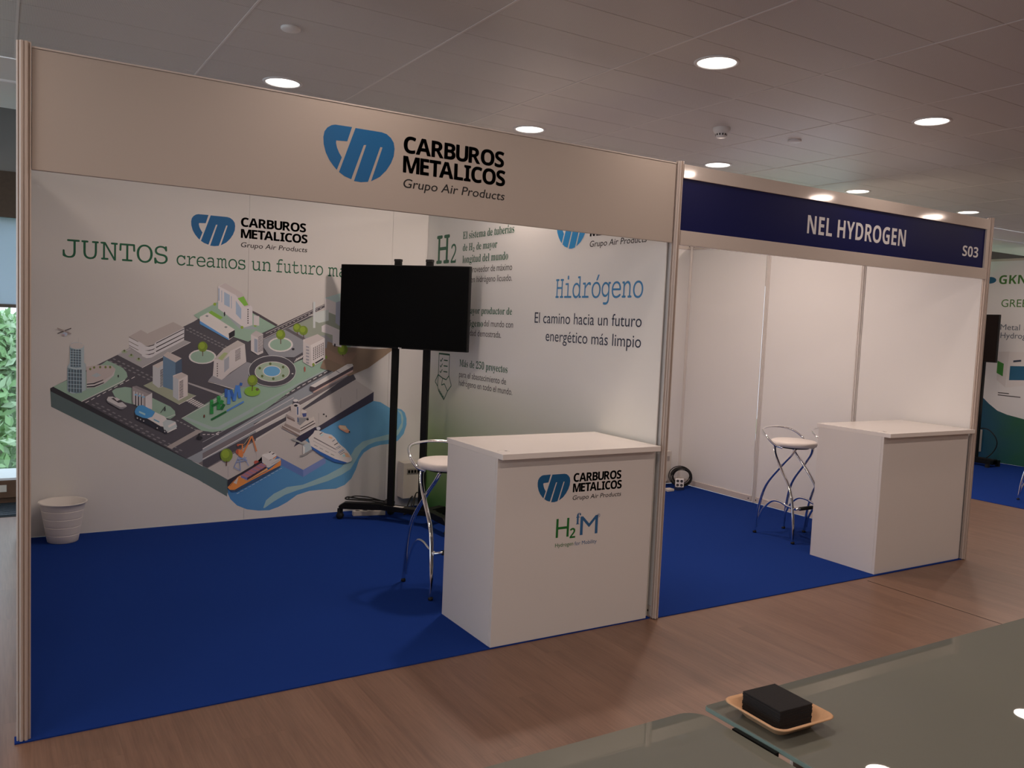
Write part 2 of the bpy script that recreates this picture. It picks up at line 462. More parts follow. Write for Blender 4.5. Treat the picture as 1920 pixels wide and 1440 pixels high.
32 30 33 1019 1063 1045 1079 1043 1082 1017 1067
32 30 33 1019 1053 1045 1068 1043 1072 1017 1056
32 30 33 1019 1042 1045 1058 1044 1061 1017 1046
32 30 33 1019 1032 1046 1047 1044 1051 1017 1035
32 30 33 1019 1021 1046 1036 1044 1040 1017 1025
32 30 33 1019 1011 1046 1026 1044 1029 1017 1014
32 30 33 1019 1000 1046 1015 1044 1019 1017 1004
32 30 33 1019 989 1046 1005 1044 1008 1018 993
32 30 33 1020 979 1046 994 1044 998 1018 982
32 30 33 1020 968 1046 983 1045 987 1018 972
32 30 33 1020 958 1047 973 1045 976 1018 961
32 30 33 1020 947 1047 962 1045 966 1018 951
152 140 133 1258 1238 1327 1317 1427 1381 1480 1354 1494 1218 1379 1138 1315 1079 1250 1098
142 130 122 1327 1317 1427 1381 1480 1354 1376 1302 1323 1228 1261 1238
124 128 88 1285 1244 1330 1289 1357 1284 1315 1230
122 119 120 1331 1233 1366 1262 1367 1172 1333 1138
60 56 58 1411 1298 1449 1321 1447 1324 1409 1301
60 56 58 1411 1289 1449 1313 1448 1316 1409 1292
60 56 58 1411 1281 1449 1304 1448 1307 1410 1284
60 56 58 1411 1273 1450 1296 1448 1299 1410 1275
60 56 58 1412 1264 1450 1287 1448 1290 1410 1267
60 56 58 1412 1256 1450 1279 1448 1282 1410 1258
60 56 58 1412 1247 1450 1270 1448 1273 1410 1250
60 56 58 1412 1239 1450 1262 1448 1265 1410 1242
60 56 58 1412 1230 1450 1253 1449 1256 1410 1233
60 56 58 1412 1222 1451 1245 1449 1248 1411 1225
60 56 58 1477 1339 1492 1333 1493 1337 1478 1342
60 56 58 1477 1326 1492 1321 1493 1324 1478 1329
60 56 58 1477 1314 1492 1308 1493 1312 1478 1317
60 56 58 1477 1301 1493 1296 1494 1299 1479 1304
60 56 58 1478 1289 1493 1283 1494 1287 1479 1292
60 56 58 1478 1276 1493 1271 1494 1274 1479 1280
60 56 58 1478 1264 1493 1258 1494 1262 1479 1267
60 56 58 1478 1251 1494 1246 1495 1249 1479 1255
60 56 58 1479 1239 1494 1233 1495 1237 1480 1242
60 50 50 1279 1208 1279 1198 1286 1198 1285 1208
60 50 50 1279 1190 1279 1180 1286 1180 1286 1190
60 50 50 1280 1172 1280 1162 1286 1162 1286 1172
60 50 50 1280 1154 1280 1144 1286 1144 1286 1154
60 50 50 1280 1136 1280 1126 1287 1126 1287 1136
60 50 50 1280 1118 1281 1108 1287 1108 1287 1118
112 106 106 1218 1076 1249 1115 1315 1082 1395 1144 1499 1219 1536 1208 1514 1173 1512 1116 1547 1042 1403 1014
154 142 135 1258 1238 1328 1228 1376 1302 1480 1354 1493 1227 1378 1166 1320 1087 1257 1115
142 130 122 1327 1317 1427 1381 1480 1354 1376 1302 1323 1228 1261 1238
124 128 88 1285 1244 1330 1289 1357 1284 1315 1230
122 119 120 1331 1233 1366 1262 1367 1172 1333 1138
60 56 58 1411 1298 1449 1321 1447 1324 1409 1301
60 56 58 1411 1289 1449 1313 1448 1316 1409 1292
60 56 58 1411 1281 1449 1304 1448 1307 1410 1284
60 56 58 1411 1273 1450 1296 1448 1299 1410 1275
60 56 58 1412 1264 1450 1287 1448 1290 1410 1267
60 56 58 1412 1256 1450 1279 1448 1282 1410 1258
60 56 58 1412 1247 1450 1270 1448 1273 1410 1250
60 56 58 1412 1239 1450 1262 1448 1265 1410 1242
60 56 58 1412 1230 1450 1253 1449 1256 1410 1233
60 56 58 1412 1222 1451 1245 1449 1248 1411 1225
60 50 50 1279 1208 1279 1198 1286 1198 1285 1208
60 50 50 1279 1190 1279 1180 1286 1180 1286 1190
60 50 50 1280 1172 1280 1162 1286 1162 1286 1172
60 50 50 1280 1154 1280 1144 1286 1144 1286 1154
60 50 50 1280 1136 1280 1126 1287 1126 1287 1136
60 50 50 1280 1118 1281 1108 1287 1108 1287 1118
176 166 157 1217 1068 1405 1010 1407 1015 1219 1072
112 127 109 1109 1557 1272 1658 1532 1599 1719 1497 1610 1442 1504 1372 1405 1403 1164 1518
58 50 52 1532 1608 1582 1585 1728 1506 1711 1495 1574 1568 1532 1591
122 122 120 1264 1645 1436 1470 1585 1467 1468 1513 1352 1616
160 148 143 1278 1777 1327 1804 1451 1737 1498 1665 1531 1633 1534 1499 1469 1478 1281 1613
146 132 126 1286 1777 1327 1804 1451 1737 1515 1645 1474 1634 1407 1718
96 132 50 1420 1694 1464 1713 1500 1650 1470 1640
120 128 138 1322 1738 1363 1716 1364 1625 1324 1644
120 128 138 1408 1677 1448 1621 1449 1538 1410 1578
110 118 130 1281 1761 1282 1671 1290 1671 1288 1761
120 124 132 1302 1747 1304 1659 1308 1660 1307 1747
120 124 132 1372 1708 1374 1617 1379 1618 1377 1708
32 30 33 1494 1619 1494 1609 1502 1610 1502 1619
32 30 33 1495 1602 1495 1593 1502 1593 1502 1602
32 30 33 1495 1585 1495 1576 1502 1576 1502 1586
32 30 33 1495 1569 1495 1559 1503 1560 1503 1569
32 30 33 1495 1552 1496 1543 1503 1543 1503 1552
32 30 33 1496 1535 1496 1526 1503 1526 1503 1535
32 30 33 1496 1518 1496 1509 1504 1509 1504 1519
104 118 42 1267 1644 1265 1636 1258 1632 1251 1633 1246 1639 1246 1647 1251 1653 1258 1655 1265 1651
104 118 42 1468 1480 1465 1472 1458 1468 1451 1469 1446 1475 1445 1483 1450 1489 1458 1491 1465 1487
104 118 42 1567 1500 1564 1492 1557 1488 1549 1489 1544 1495 1544 1503 1549 1510 1557 1511 1564 1507
100 130 50 1210 1577 1233 1595 1317 1549 1298 1532
156 144 138 1541 1575 1583 1568 1584 1496 1542 1499
32 30 33 1333 1574 1331 1560 1326 1556 1323 1566 1322 1582 1326 1592 1331 1588
166 160 156 1152 1546 1210 1581 1404 1461 1404 1415 1364 1383 1153 1506
172 158 150 1152 1546 1210 1581 1404 1461 1360 1431
70 108 160 1152 1518 1360 1393 1361 1381 1153 1494
32 30 33 1360 1431 1404 1459 1404 1415 1364 1389
100 98 96 1190 1554 1202 1562 1215 1555 1203 1546
100 98 96 1326 1477 1339 1485 1352 1478 1339 1469
60 54 56 1602 1425 1719 1497 2091 1685 2092 1659 1620 1400
176 166 157 1636 1437 2089 1676 2088 1679 1635 1440
176 166 157 1670 1441 1685 1448 1683 1451 1669 1444
176 166 157 1699 1456 1714 1464 1712 1467 1697 1459
176 166 157 1728 1471 1743 1479 1741 1482 1726 1475
176 166 157 1757 1487 1772 1495 1770 1498 1755 1490
176 166 157 1786 1502 1801 1510 1799 1513 1785 1505
176 166 157 1816 1518 1830 1526 1829 1529 1814 1521
176 166 157 1845 1534 1860 1541 1858 1544 1843 1537
176 166 157 1875 1549 1889 1557 1888 1560 1873 1552
176 166 157 1904 1565 1919 1573 1918 1576 1903 1568
176 166 157 1934 1581 1949 1589 1947 1592 1932 1584
176 166 157 1964 1597 1979 1605 1977 1608 1962 1600
176 166 157 1994 1613 2009 1621 2008 1624 1993 1616
176 166 157 2024 1629 2040 1637 2038 1640 2023 1632
176 166 157 2055 1645 2070 1653 2068 1656 2053 1648
176 166 157 1616 1394 2095 1650 2093 1653 1615 1397
108 104 104 1620 1392 1776 1473 1840 1501 2094 1632 2234 1568 2240 1354 2242 1265 2068 1262 1673 1257 1621 1332
74 68 68 1780 1473 1806 1483 2057 1350 2030 1341
112 112 98 1840 1501 2094 1632 2233 1585 2240 1336 2109 1440 1956 1418
104 84 68 2124 1391 2240 1351 2514 1335 2711 1352 2472 1181 2314 1115 2069 1178 2109 1284
112 88 72 2105 1339 2234 1276 2331 1308 2376 1302 2321 1228 2246 1203 2104 1262
176 166 157 1847 1359 1843 1341 1829 1325 1808 1312 1781 1303 1751 1300 1721 1302 1695 1310 1673 1322 1659 1337 1654 1354 1659 1372 1672 1388 1693 1401 1719 1409 1749 1413 1778 1411 1806 1404 1827 1392 1842 1376
112 127 109 1833 1358 1829 1344 1818 1331 1799 1320 1776 1313 1751 1310 1725 1312 1702 1318 1684 1328 1672 1340 1668 1355 1672 1369 1683 1382 1701 1393 1723 1400 1749 1403 1774 1401 1798 1395 1816 1385 1829 1373
88 100 34 1785 1435 1783 1420 1775 1407 1764 1398 1750 1395 1736 1397 1724 1405 1716 1418 1713 1433 1715 1447 1723 1460 1734 1469 1748 1472 1762 1470 1774 1462 1782 1449
106 118 38 1766 1441 1764 1431 1758 1422 1749 1417 1739 1417 1730 1421 1724 1429 1721 1440 1723 1451 1729 1459 1738 1464 1748 1465 1757 1460 1763 1452
70 45 35 1747 1401 1748 1361 1754 1361 1753 1401
88 100 34 1910 1490 1908 1477 1901 1465 1891 1457 1878 1454 1865 1456 1854 1463 1847 1475 1844 1488 1846 1502 1853 1513 1864 1521 1876 1525 1889 1522 1900 1515 1908 1504
106 118 38 1893 1496 1891 1487 1885 1479 1877 1474 1868 1474 1859 1478 1854 1485 1851 1495 1853 1505 1859 1513 1867 1517 1876 1517 1884 1513 1890 1506
70 45 35 1875 1459 1878 1433 1884 1433 1880 1460
88 100 34 1962 1472 1960 1458 1952 1445 1941 1437 1928 1433 1914 1436 1902 1444 1895 1456 1892 1470 1894 1484 1901 1497 1912 1505 1926 1508 1939 1506 1951 1498 1959 1486
106 118 38 1943 1478 1941 1468 1935 1460 1927 1455 1917 1455 1908 1459 1902 1467 1899 1477 1901 1487 1907 1496 1916 1500 1926 1501 1934 1497 1941 1489
70 45 35 1925 1439 1927 1413 1933 1413 1930 1440
88 100 34 2293 1329 2290 1312 2281 1297 2267 1287 2251 1283 2235 1286 2221 1296 2211 1310 2207 1327 2210 1344 2219 1358 2232 1368 2249 1372 2265 1369 2279 1360 2289 1346
106 118 38 2270 1336 2267 1324 2260 1314 2250 1309 2238 1309 2227 1314 2220 1323 2217 1335 2219 1347 2226 1357 2236 1363 2248 1363 2259 1358 2267 1348
70 45 35 2248 1290 2253 1273 2259 1275 2254 1292
152 140 134 1523 1427 1560 1458 1615 1434 1618 1290 1580 1272 1526 1305
142 130 124 1523 1427 1560 1458 1615 1434 1573 1406
112 112 118 1549 1398 1574 1391 1576 1289 1551 1301
60 56 58 1579 1404 1616 1424 1614 1427 1577 1408
60 56 58 1579 1393 1616 1413 1614 1416 1577 1397
60 56 58 1579 1382 1616 1402 1614 1405 1577 1386
60 56 58 1579 1371 1617 1391 1615 1394 1577 1375
60 56 58 1579 1360 1617 1380 1615 1383 1578 1364
60 56 58 1580 1349 1617 1369 1615 1372 1578 1353
60 56 58 1580 1338 1617 1358 1615 1361 1578 1342
60 56 58 1580 1327 1618 1346 1616 1350 1578 1331
60 56 58 1580 1316 1618 1335 1616 1339 1578 1320
60 56 58 1581 1305 1618 1324 1616 1328 1579 1309
60 56 58 1581 1294 1618 1313 1616 1317 1579 1298
135 143 136 2092 1733 2227 1780 2230 1691 2184 1702
158 146 140 2092 1733 2184 1702 2186 1601 2094 1632
120 118 124 2184 1702 2229 1718 2235 1506 2184 1539
146 144 136 2000 1611 2126 1643 2128 1555 2052 1534 2002 1550
150 146 140 1998 1698 2004 1493 2021 1494 2016 1699
160 148 142 2072 1509 2106 1528 2236 1479 2240 1345 2166 1362 2163 1441 2074 1465
32 30 33 2191 1362 2190 1352 2184 1348 2179 1352 2177 1362 2179 1372 2184 1376 2189 1372
158 145 138 1926 1400 2041 1446 2102 1409 2106 1263 2006 1209 1929 1260
148 134 127 1926 1400 2041 1446 2102 1409 2001 1362
148 136 130 1928 1383 1986 1360 2000 1186 1929 1224
160 147 140 1986 1360 2100 1416 2108 1250 2000 1186
148 134 127 1928 1383 2041 1444 2100 1416 1986 1357
58 50 50 2008 1336 2016 1340 2016 1332 2008 1328
58 50 50 2008 1321 2016 1326 2017 1317 2008 1313
58 50 50 2009 1306 2017 1311 2017 1302 2009 1298
58 50 50 2009 1292 2017 1296 2017 1288 2009 1283
58 50 50 2009 1277 2018 1281 2018 1273 2009 1269
58 50 50 2010 1262 2018 1266 2018 1258 2010 1254
58 50 50 2010 1247 2018 1251 2019 1243 2010 1239
58 50 50 2023 1344 2031 1348 2031 1340 2023 1336
58 50 50 2023 1329 2031 1334 2032 1325 2023 1321
58 50 50 2023 1314 2032 1319 2032 1310 2024 1306
58 50 50 2024 1300 2032 1304 2032 1296 2024 1291
58 50 50 2024 1285 2033 1289 2033 1281 2024 1276
58 50 50 2025 1270 2033 1274 2033 1266 2025 1262
58 50 50 2025 1255 2033 1259 2034 1251 2025 1247
58 50 50 2038 1352 2046 1356 2046 1348 2038 1344
58 50 50 2038 1337 2046 1342 2047 1333 2038 1329
58 50 50 2038 1322 2047 1327 2047 1318 2039 1314
58 50 50 2039 1308 2047 1312 2047 1304 2039 1299
58 50 50 2039 1293 2048 1297 2048 1289 2039 1284
58 50 50 2040 1278 2048 1282 2048 1274 2040 1270
58 50 50 2040 1263 2048 1267 2049 1259 2040 1255
58 50 50 2053 1360 2061 1364 2061 1356 2053 1352
58 50 50 2053 1345 2061 1350 2062 1341 2053 1337
58 50 50 2053 1330 2062 1335 2062 1326 2054 1322
58 50 50 2054 1316 2062 1320 2062 1312 2054 1307
58 50 50 2054 1301 2063 1305 2063 1297 2054 1292
58 50 50 2055 1286 2063 1290 2063 1282 2055 1278
58 50 50 2055 1271 2063 1275 2064 1267 2055 1263
58 50 50 2068 1368 2076 1372 2076 1364 2068 1360
58 50 50 2068 1353 2076 1358 2077 1349 2068 1345
58 50 50 2068 1338 2077 1343 2077 1334 2069 1330
58 50 50 2069 1324 2077 1328 2078 1320 2069 1315
58 50 50 2069 1309 2078 1313 2078 1305 2069 1300
58 50 50 2070 1294 2078 1298 2078 1290 2070 1286
58 50 50 2070 1279 2078 1283 2079 1275 2070 1271
58 50 50 2083 1376 2091 1381 2091 1372 2083 1368
58 50 50 2083 1361 2092 1366 2092 1357 2083 1353
58 50 50 2084 1346 2092 1351 2092 1343 2084 1338
58 50 50 2084 1332 2092 1336 2093 1328 2084 1323
58 50 50 2084 1317 2093 1321 2093 1313 2085 1308
58 50 50 2085 1302 2093 1306 2093 1298 2085 1294
58 50 50 2085 1287 2094 1291 2094 1283 2085 1279
32 30 33 2023 1219 2092 1261 2092 1248 2035 1213
110 104 106 1950 1351 1974 1345 1975 1334 1950 1339
110 104 106 1951 1326 1975 1321 1975 1309 1951 1314
110 104 106 1951 1301 1976 1296 1976 1284 1952 1289
110 104 106 1952 1277 1976 1271 1977 1259 1952 1265
110 104 106 1953 1252 1977 1246 1977 1234 1953 1240
110 104 106 1953 1227 1977 1221 1978 1210 1954 1215
98 108 44 2024 1204 2022 1195 2015 1190 2008 1192 2003 1199 2003 1209 2007 1216 2015 1218 2021 1213
98 108 44 2126 1265 2124 1256 2119 1252 2112 1253 2107 1260 2107 1269 2111 1276 2118 1278 2124 1273
60 55 57 1817 1234 1924 1300 1931 1265 1847 1208
175 165 157 1863 1222 1883 1251 1879 1254 1859 1224
175 165 157 1876 1229 1896 1258 1892 1261 1872 1231
175 165 157 1889 1236 1909 1266 1905 1268 1885 1239
175 165 157 1902 1243 1922 1273 1918 1276 1898 1246
175 165 157 1915 1250 1935 1280 1931 1283 1911 1253
150 143 136 1876 1153 1873 1129 1863 1105 1846 1084 1823 1065 1795 1050 1763 1039 1729 1032 1693 1030 1657 1032 1623 1039 1592 1050 1564 1065 1541 1084 1524 1104 1514 1127 1510 1150 1513 1174 1523 1196 1539 1217 1561 1236 1587 1251 1618 1263 1652 1270 1688 1273 1724 1271 1758 1265 1791 1254 1819 1239 1843 1221 1861 1200 1872 1177
60 55 58 1872 1153 1869 1129 1859 1107 1842 1087 1820 1069 1793 1054 1762 1043 1728 1036 1693 1034 1658 1037 1625 1043 1594 1054 1567 1069 1545 1086 1528 1106 1518 1128 1514 1150 1517 1173 1527 1195 1542 1215 1564 1232 1590 1247 1620 1258 1653 1265 1688 1268 1723 1266 1757 1260 1788 1250 1816 1236 1839 1218 1857 1198 1867 1176
176 166 157 1827 1148 1824 1130 1814 1113 1798 1098 1777 1085 1751 1076 1722 1070 1692 1068 1662 1070 1634 1076 1608 1085 1587 1097 1570 1112 1560 1129 1557 1146 1560 1163 1569 1180 1585 1195 1605 1207 1631 1217 1659 1223 1689 1225 1719 1224 1748 1218 1774 1209 1796 1197 1813 1182 1823 1165
122 130 110 1822 1148 1819 1131 1810 1115 1794 1101 1774 1089 1749 1080 1721 1074 1692 1073 1663 1074 1636 1080 1611 1089 1590 1100 1575 1114 1565 1130 1562 1146 1565 1162 1574 1178 1589 1192 1609 1204 1633 1213 1660 1219 1689 1221 1718 1219 1746 1214 1771 1206 1792 1194 1808 1180 1818 1164
176 166 157 1758 1151 1756 1139 1749 1129 1738 1119 1724 1112 1707 1108 1689 1106 1670 1108 1653 1112 1639 1119 1627 1128 1620 1139 1618 1150 1620 1161 1627 1172 1637 1181 1652 1188 1668 1193 1687 1194 1705 1193 1722 1189 1737 1182 1748 1173 1756 1162
78 118 150 1751 1151 1749 1141 1743 1131 1733 1123 1720 1117 1705 1113 1688 1112 1672 1113 1657 1117 1644 1123 1633 1131 1627 1140 1625 1150 1626 1160 1633 1169 1642 1177 1655 1183 1670 1187 1687 1188 1703 1187 1719 1184 1732 1178 1742 1170 1749 1161
70 78 45 1684 1207 1681 1200 1674 1196 1667 1200 1663 1207 1666 1215 1673 1218 1681 1215
70 78 45 1784 1183 1781 1175 1774 1172 1767 1175 1763 1183 1766 1191 1774 1194 1781 1191
70 78 45 1786 1115 1783 1107 1776 1104 1768 1107 1765 1115 1768 1123 1775 1126 1783 1123
70 78 45 1710 1092 1707 1085 1699 1081 1692 1085 1689 1092 1692 1100 1699 1103 1706 1100
70 78 45 1624 1112 1621 1104 1614 1101 1607 1104 1604 1112 1607 1120 1614 1123 1621 1120
70 78 45 1605 1173 1602 1165 1595 1162 1587 1165 1584 1173 1587 1180 1594 1184 1602 1180
176 166 157 1857 1132 1854 1129 1848 1128 1843 1129 1840 1132 1842 1135 1848 1136 1854 1135
130 60 50 1951 1168 1949 1152 1945 1145 1941 1152 1939 1168 1940 1184 1944 1190 1948 1184
32 30 33 1860 1324 1856 1316 1846 1314 1838 1319 1838 1327 1846 1332 1856 1331
98 128 42 1603 995 1600 984 1592 973 1579 965 1562 960 1543 958 1525 960 1508 965 1495 974 1486 984 1483 996 1486 1008 1494 1018 1507 1027 1524 1032 1542 1034 1560 1032 1577 1026 1591 1018 1600 1007
88 100 34 1581 1079 1578 1063 1570 1049 1558 1040 1543 1037 1528 1040 1516 1049 1507 1063 1504 1079 1507 1095 1515 1109 1527 1118 1541 1121 1556 1118 1569 1109 1577 1095
106 118 38 1560 1087 1558 1075 1551 1066 1542 1061 1532 1061 1522 1066 1515 1075 1513 1087 1515 1098 1521 1107 1530 1112 1541 1113 1551 1107 1557 1098
70 45 35 1540 1044 1537 999 1543 998 1546 1044
80 70 50 1593 1010 1589 1002 1579 998 1570 1002 1566 1010 1569 1018 1579 1021 1589 1018
34 100 46 1234 928 1235 829 1260 829 1258 927
34 100 46 1284 958 1285 859 1310 859 1309 958
24 74 36 1251 877 1301 904 1292 921 1242 894
34 100 46 1315 935 1302 906 1322 896 1335 924
24 74 36 1328 906 1306 867 1325 856 1346 895
44 116 58 1258 927 1256 923 1250 920 1242 920 1236 923 1234 928 1236 932 1242 935 1250 935 1256 932
44 116 58 1309 957 1306 952 1300 949 1292 949 1286 952 1284 957 1286 961 1292 964 1300 964 1306 961
40 70 120 1337 1017 1339 952 1360 952 1359 1017
56 92 148 1361 1009 1357 901 1382 900 1385 1007
40 70 120 1371 1005 1400 919 1421 926 1392 1012
56 92 148 1417 1044 1399 928 1421 923 1438 1040
56 92 148 1424 1040 1440 943 1463 947 1447 1044
40 70 120 1444 1042 1463 1037 1469 1058 1449 1064
24 74 36 1247 778 1355 838 1348 851 1240 791
66 98 150 1360 844 1483 913 1477 924 1354 855
32 30 33 1186 651 1182 643 1170 639 1156 639 1144 645 1139 653 1144 660 1155 665 1170 664 1182 659
32 30 33 1167 676 1165 668 1161 665 1157 669 1155 677 1156 685 1161 688 1165 685
80 40 30 1200 813 1198 803 1194 799 1191 803 1189 813 1190 822 1194 826 1198 822
32 30 33 926 871 925 860 922 855 918 860 917 871 918 883 921 888 924 883
32 30 33 923 893 890 845 893 842 926 890
120 108 104 702 1034 727 1038 834 989 835 873 802 873 776 886 703 923
104 94 92 702 1035 731 1040 834 992 816 979
156 146 140 711 1002 712 907 719 907 718 1002
156 146 140 730 996 731 898 738 898 737 995
156 146 140 749 989 750 890 757 890 756 989
156 146 140 768 982 769 882 776 882 775 982
50 48 52 722 978 723 899 729 899 728 978
96 128 150 737 976 734 972 726 970 719 972 716 977 719 981 726 983 734 981
50 48 52 741 970 742 892 748 892 747 970
96 128 150 761 968 759 964 751 962 744 964 741 968 744 973 751 975 758 973
50 48 52 760 962 761 885 767 885 766 962
96 128 150 787 960 784 956 776 954 769 956 766 960 769 965 776 966 783 965
160 148 142 790 962 834 989 835 869 791 886
34 34 40 722 819 729 835 938 717 999 748 1007 731 931 692 744 795
58 108 158 725 875 743 898 772 902 854 852 836 816 803 805 773 810 726 835 720 855
176 160 150 803 805 836 816 856 850 922 815 937 790 912 742 893 746
140 140 134 912 742 907 774 930 794 960 789 995 776 1006 739 984 719 931 705 916 721
172 170 164 942 749 991 776 997 760 949 733
120 142 160 749 860 791 840 788 827 747 849
86 120 130 847 802 885 781 883 772 846 792
30 28 32 749 809 747 801 742 797 735 797 729 802 727 809 729 817 735 821 741 821 747 816
130 122 118 743 809 742 804 738 803 735 805 733 809 734 814 738 815 742 813
30 28 32 770 799 768 791 762 787 755 787 750 792 748 799 750 807 755 811 762 811 768 806
130 122 118 764 799 762 794 759 793 755 795 754 799 755 804 759 805 762 803
30 28 32 790 787 788 780 783 775 776 775 771 780 768 788 770 795 776 800 783 799 788 795
130 122 118 785 787 783 783 779 781 776 783 774 787 776 792 779 794 783 792
30 28 32 882 733 880 725 874 721 867 721 861 726 859 734 861 741 867 746 874 745 879 741
130 122 118 876 733 874 729 870 727 867 729 865 733 867 738 870 740 874 738
30 28 32 933 706 931 699 925 694 918 694 913 699 910 707 913 715 918 719 925 719 931 714
130 122 118 927 706 926 702 922 700 918 702 917 707 918 711 922 713 925 711
160 154 148 935 702 999 735 1005 727 942 696
150 140 134 539 944 549 964 577 965 627 936 667 899 667 892 642 876 628 876 542 933
104 98 98 541 937 628 888 667 895 642 875 624 875 546 925
52 46 48 567 952 599 959 642 927 613 920
156 144 138 584 956 602 958 626 942 604 933
50 42 44 235 1394 318 1432 316 1438 233 1399
120 104 98 231 1430 315 1394 318 1401 234 1437
130 132 140 294 1395 292 1389 287 1384 279 1382 272 1383 266 1388 264 1394 266 1401 272 1406 279 1408 286 1406 292 1401
140 112 110 279 1389 276 1384 270 1382 263 1384 261 1388 263 1392 270 1394 276 1393
140 130 124 360 1372 361 1336 363 1336 362 1372
60 50 52 1990 1030 2293 1205 2344 1210 2341 1156 2023 986 1987 1004
170 154 146 1990 1035 2031 1024 2345 1196 2335 1214 2292 1212
150 120 108 2014 989 2341 1167 2341 1151 2023 980
110 100 98 2195 1157 2228 1137 2231 1142 2198 1161
160 92 50 1538 652 1479 525 1489 519 1548 647
150 92 60 1541 652 1578 531 1589 534 1552 655
170 140 110 1531 651 1485 590 1487 588 1533 649
130 60 44 1465 534 1463 525 1458 518 1451 514 1442 514 1435 519 1429 526 1427 536 1429 545 1434 552 1442 556 1450 556 1457 551 1463 543
160 92 50 1447 553 1476 548 1484 507 1474 489 1448 505
160 92 50 1471 586 1472 549 1481 548 1480 585
160 92 50 1440 586 1483 587 1482 595 1439 594
140 66 48 1452 586 1450 581 1446 578 1441 578 1436 582 1435 587 1436 592 1440 595 1446 595 1450 592
96 106 132 1446 499 1415 419 1420 417 1451 497
96 106 132 1417 415 1464 387 1466 392 1419 421
96 106 132 1453 490 1462 393 1468 393 1459 490
96 106 132 1455 487 1513 462 1515 468 1457 493
96 106 132 1489 495 1523 422 1528 424 1494 497
96 106 132 1432 451 1514 466 1513 472 1431 457
96 106 132 1442 473 1511 485 1509 490 1441 479
120 110 104 1580 529 1582 458 1583 458 1582 529
130 58 46 1602 446 1600 439 1593 434 1584 432 1574 435 1567 441 1564 448 1567 456 1574 461 1583 462 1593 460 1600 454
88 100 34 1405 511 1402 491 1392 475 1378 464 1360 461 1343 466 1328 478 1318 495 1314 515 1317 534 1327 550 1341 561 1359 564 1376 559 1391 548 1401 530
106 118 38 1381 521 1378 507 1370 497 1359 491 1347 491 1335 498 1327 510 1324 524 1327 538 1334 549 1346 554 1358 554 1370 547 1378 535
70 45 35 1357 470 1357 431 1364 431 1364 470
36 32 38 1373 324 1465 371 1625 463 1627 452 1466 345 1374 276
164 98 48 1371 266 1409 307 1451 346 1517 304 1670 378 1710 406 1736 427 1773 460 1773 414 1626 347 1517 293 1467 267 1425 243 1389 246
170 118 72 1451 346 1517 306 1673 385 1646 436 1480 359
44 56 74 1389 246 1425 240 1517 286 1773 414 1766 399 1590 304 1439 231 1400 232
150 134 122 1413 300 1451 342 1438 287
92 48 30 1389 274 1438 331 1436 333 1387 277
126 82 84 1467 352 1620 441 1665 416 1516 331
80 80 116 1467 352 1516 331 1517 312 1469 337
46 34 46 1516 331 1665 416 1662 397 1517 312
98 84 112 1493 363 1541 341 1543 347 1495 369
98 84 112 1522 380 1569 358 1572 363 1524 385
98 84 112 1550 396 1598 374 1601 379 1553 402
98 84 112 1579 412 1628 390 1630 396 1581 418
98 84 112 1608 429 1657 407 1659 412 1610 434
150 80 70 1503 369 1550 348 1551 350 1503 372
150 80 70 1531 386 1579 364 1580 367 1532 388
150 80 70 1560 402 1608 381 1609 383 1561 404
150 80 70 1589 418 1637 397 1638 399 1590 421
150 138 130 1623 501 1637 510 1685 532 1738 507 1735 477 1720 462 1769 471 1769 452 1710 417 1680 400 1662 405 1661 420 1628 444
176 164 157 1623 501 1683 460 1686 460 1738 492 1715 515 1692 532 1667 510 1641 509
32 30 33 1679 516 1696 523 1693 529 1676 522
32 30 33 1704 501 1721 507 1718 514 1701 508
160 92 50 1714 467 1740 485 1736 491 1710 473
32 30 33 1683 457 1698 462 1697 465 1682 460
110 100 96 1699 428 1762 455 1761 458 1698 430
150 168 176 1440 211 1461 219 1460 222 1439 214
150 168 176 1468 227 1490 234 1489 237 1467 229
150 168 176 1497 242 1519 250 1518 252 1496 244
150 168 176 1526 257 1547 265 1546 267 1525 259
150 168 176 1554 272 1576 280 1575 283 1553 275
150 168 176 1583 288 1605 296 1604 298 1582 290
150 168 176 1613 303 1634 311 1633 314 1611 306
150 168 176 1642 319 1664 327 1663 329 1641 321
150 168 176 1671 334 1693 342 1692 345 1670 337
150 168 176 1701 350 1723 358 1722 361 1699 353
150 168 176 1730 366 1752 374 1751 377 1729 368
150 168 176 1760 382 1782 390 1781 392 1759 384
146 132 124 1774 723 1807 748 1805 817 1843 835 1838 880 1860 891 1962 840 1970 794 1986 798 2042 750 2043 711 1917 631 1774 708
96 80 72 1775 727 1916 646 1917 631 1774 712
112 96 88 1799 745 1923 684 1916 662 1789 726
118 104 98 1805 817 1871 781 1871 754 1810 786
92 76 70 1813 797 1875 766 1875 754 1814 782
152 138 128 1914 730 2025 793 2042 750 1919 704
32 30 33 1922 697 2028 754 2024 759 1919 702
60 48 44 1925 675 2040 736 2036 742 1921 682
176 166 157 1918 687 2041 748 2039 752 1916 690
176 166 157 1917 648 2046 717 2043 721 1915 652
106 100 98 1895 739 1909 788 1963 783 1990 790 1918 723
38 34 48 1916 642 2045 711 2044 665 1929 592 1882 613
156 144 138 1875 914 1885 807 1912 799 1918 883 1898 898
58 70 92 1889 872 1891 809 1902 809 1900 872
58 70 92 1894 788 1895 750 1905 750 1904 788
58 52 58 1898 908 1896 902 1891 897 1883 895 1874 895 1866 898 1860 902 1858 908 1860 914 1865 919 1873 921 1882 921 1890 919 1896 914
166 154 150 1897 921 1895 917 1889 913 1882 911 1873 911 1865 913 1859 917 1857 922 1859 926 1864 930 1872 932 1881 932 1889 930 1895 926
160 148 142 1900 893 1898 889 1893 886 1884 885 1875 885 1867 887 1861 890 1859 893 1861 897 1866 900 1875 901 1884 901 1892 899 1898 896
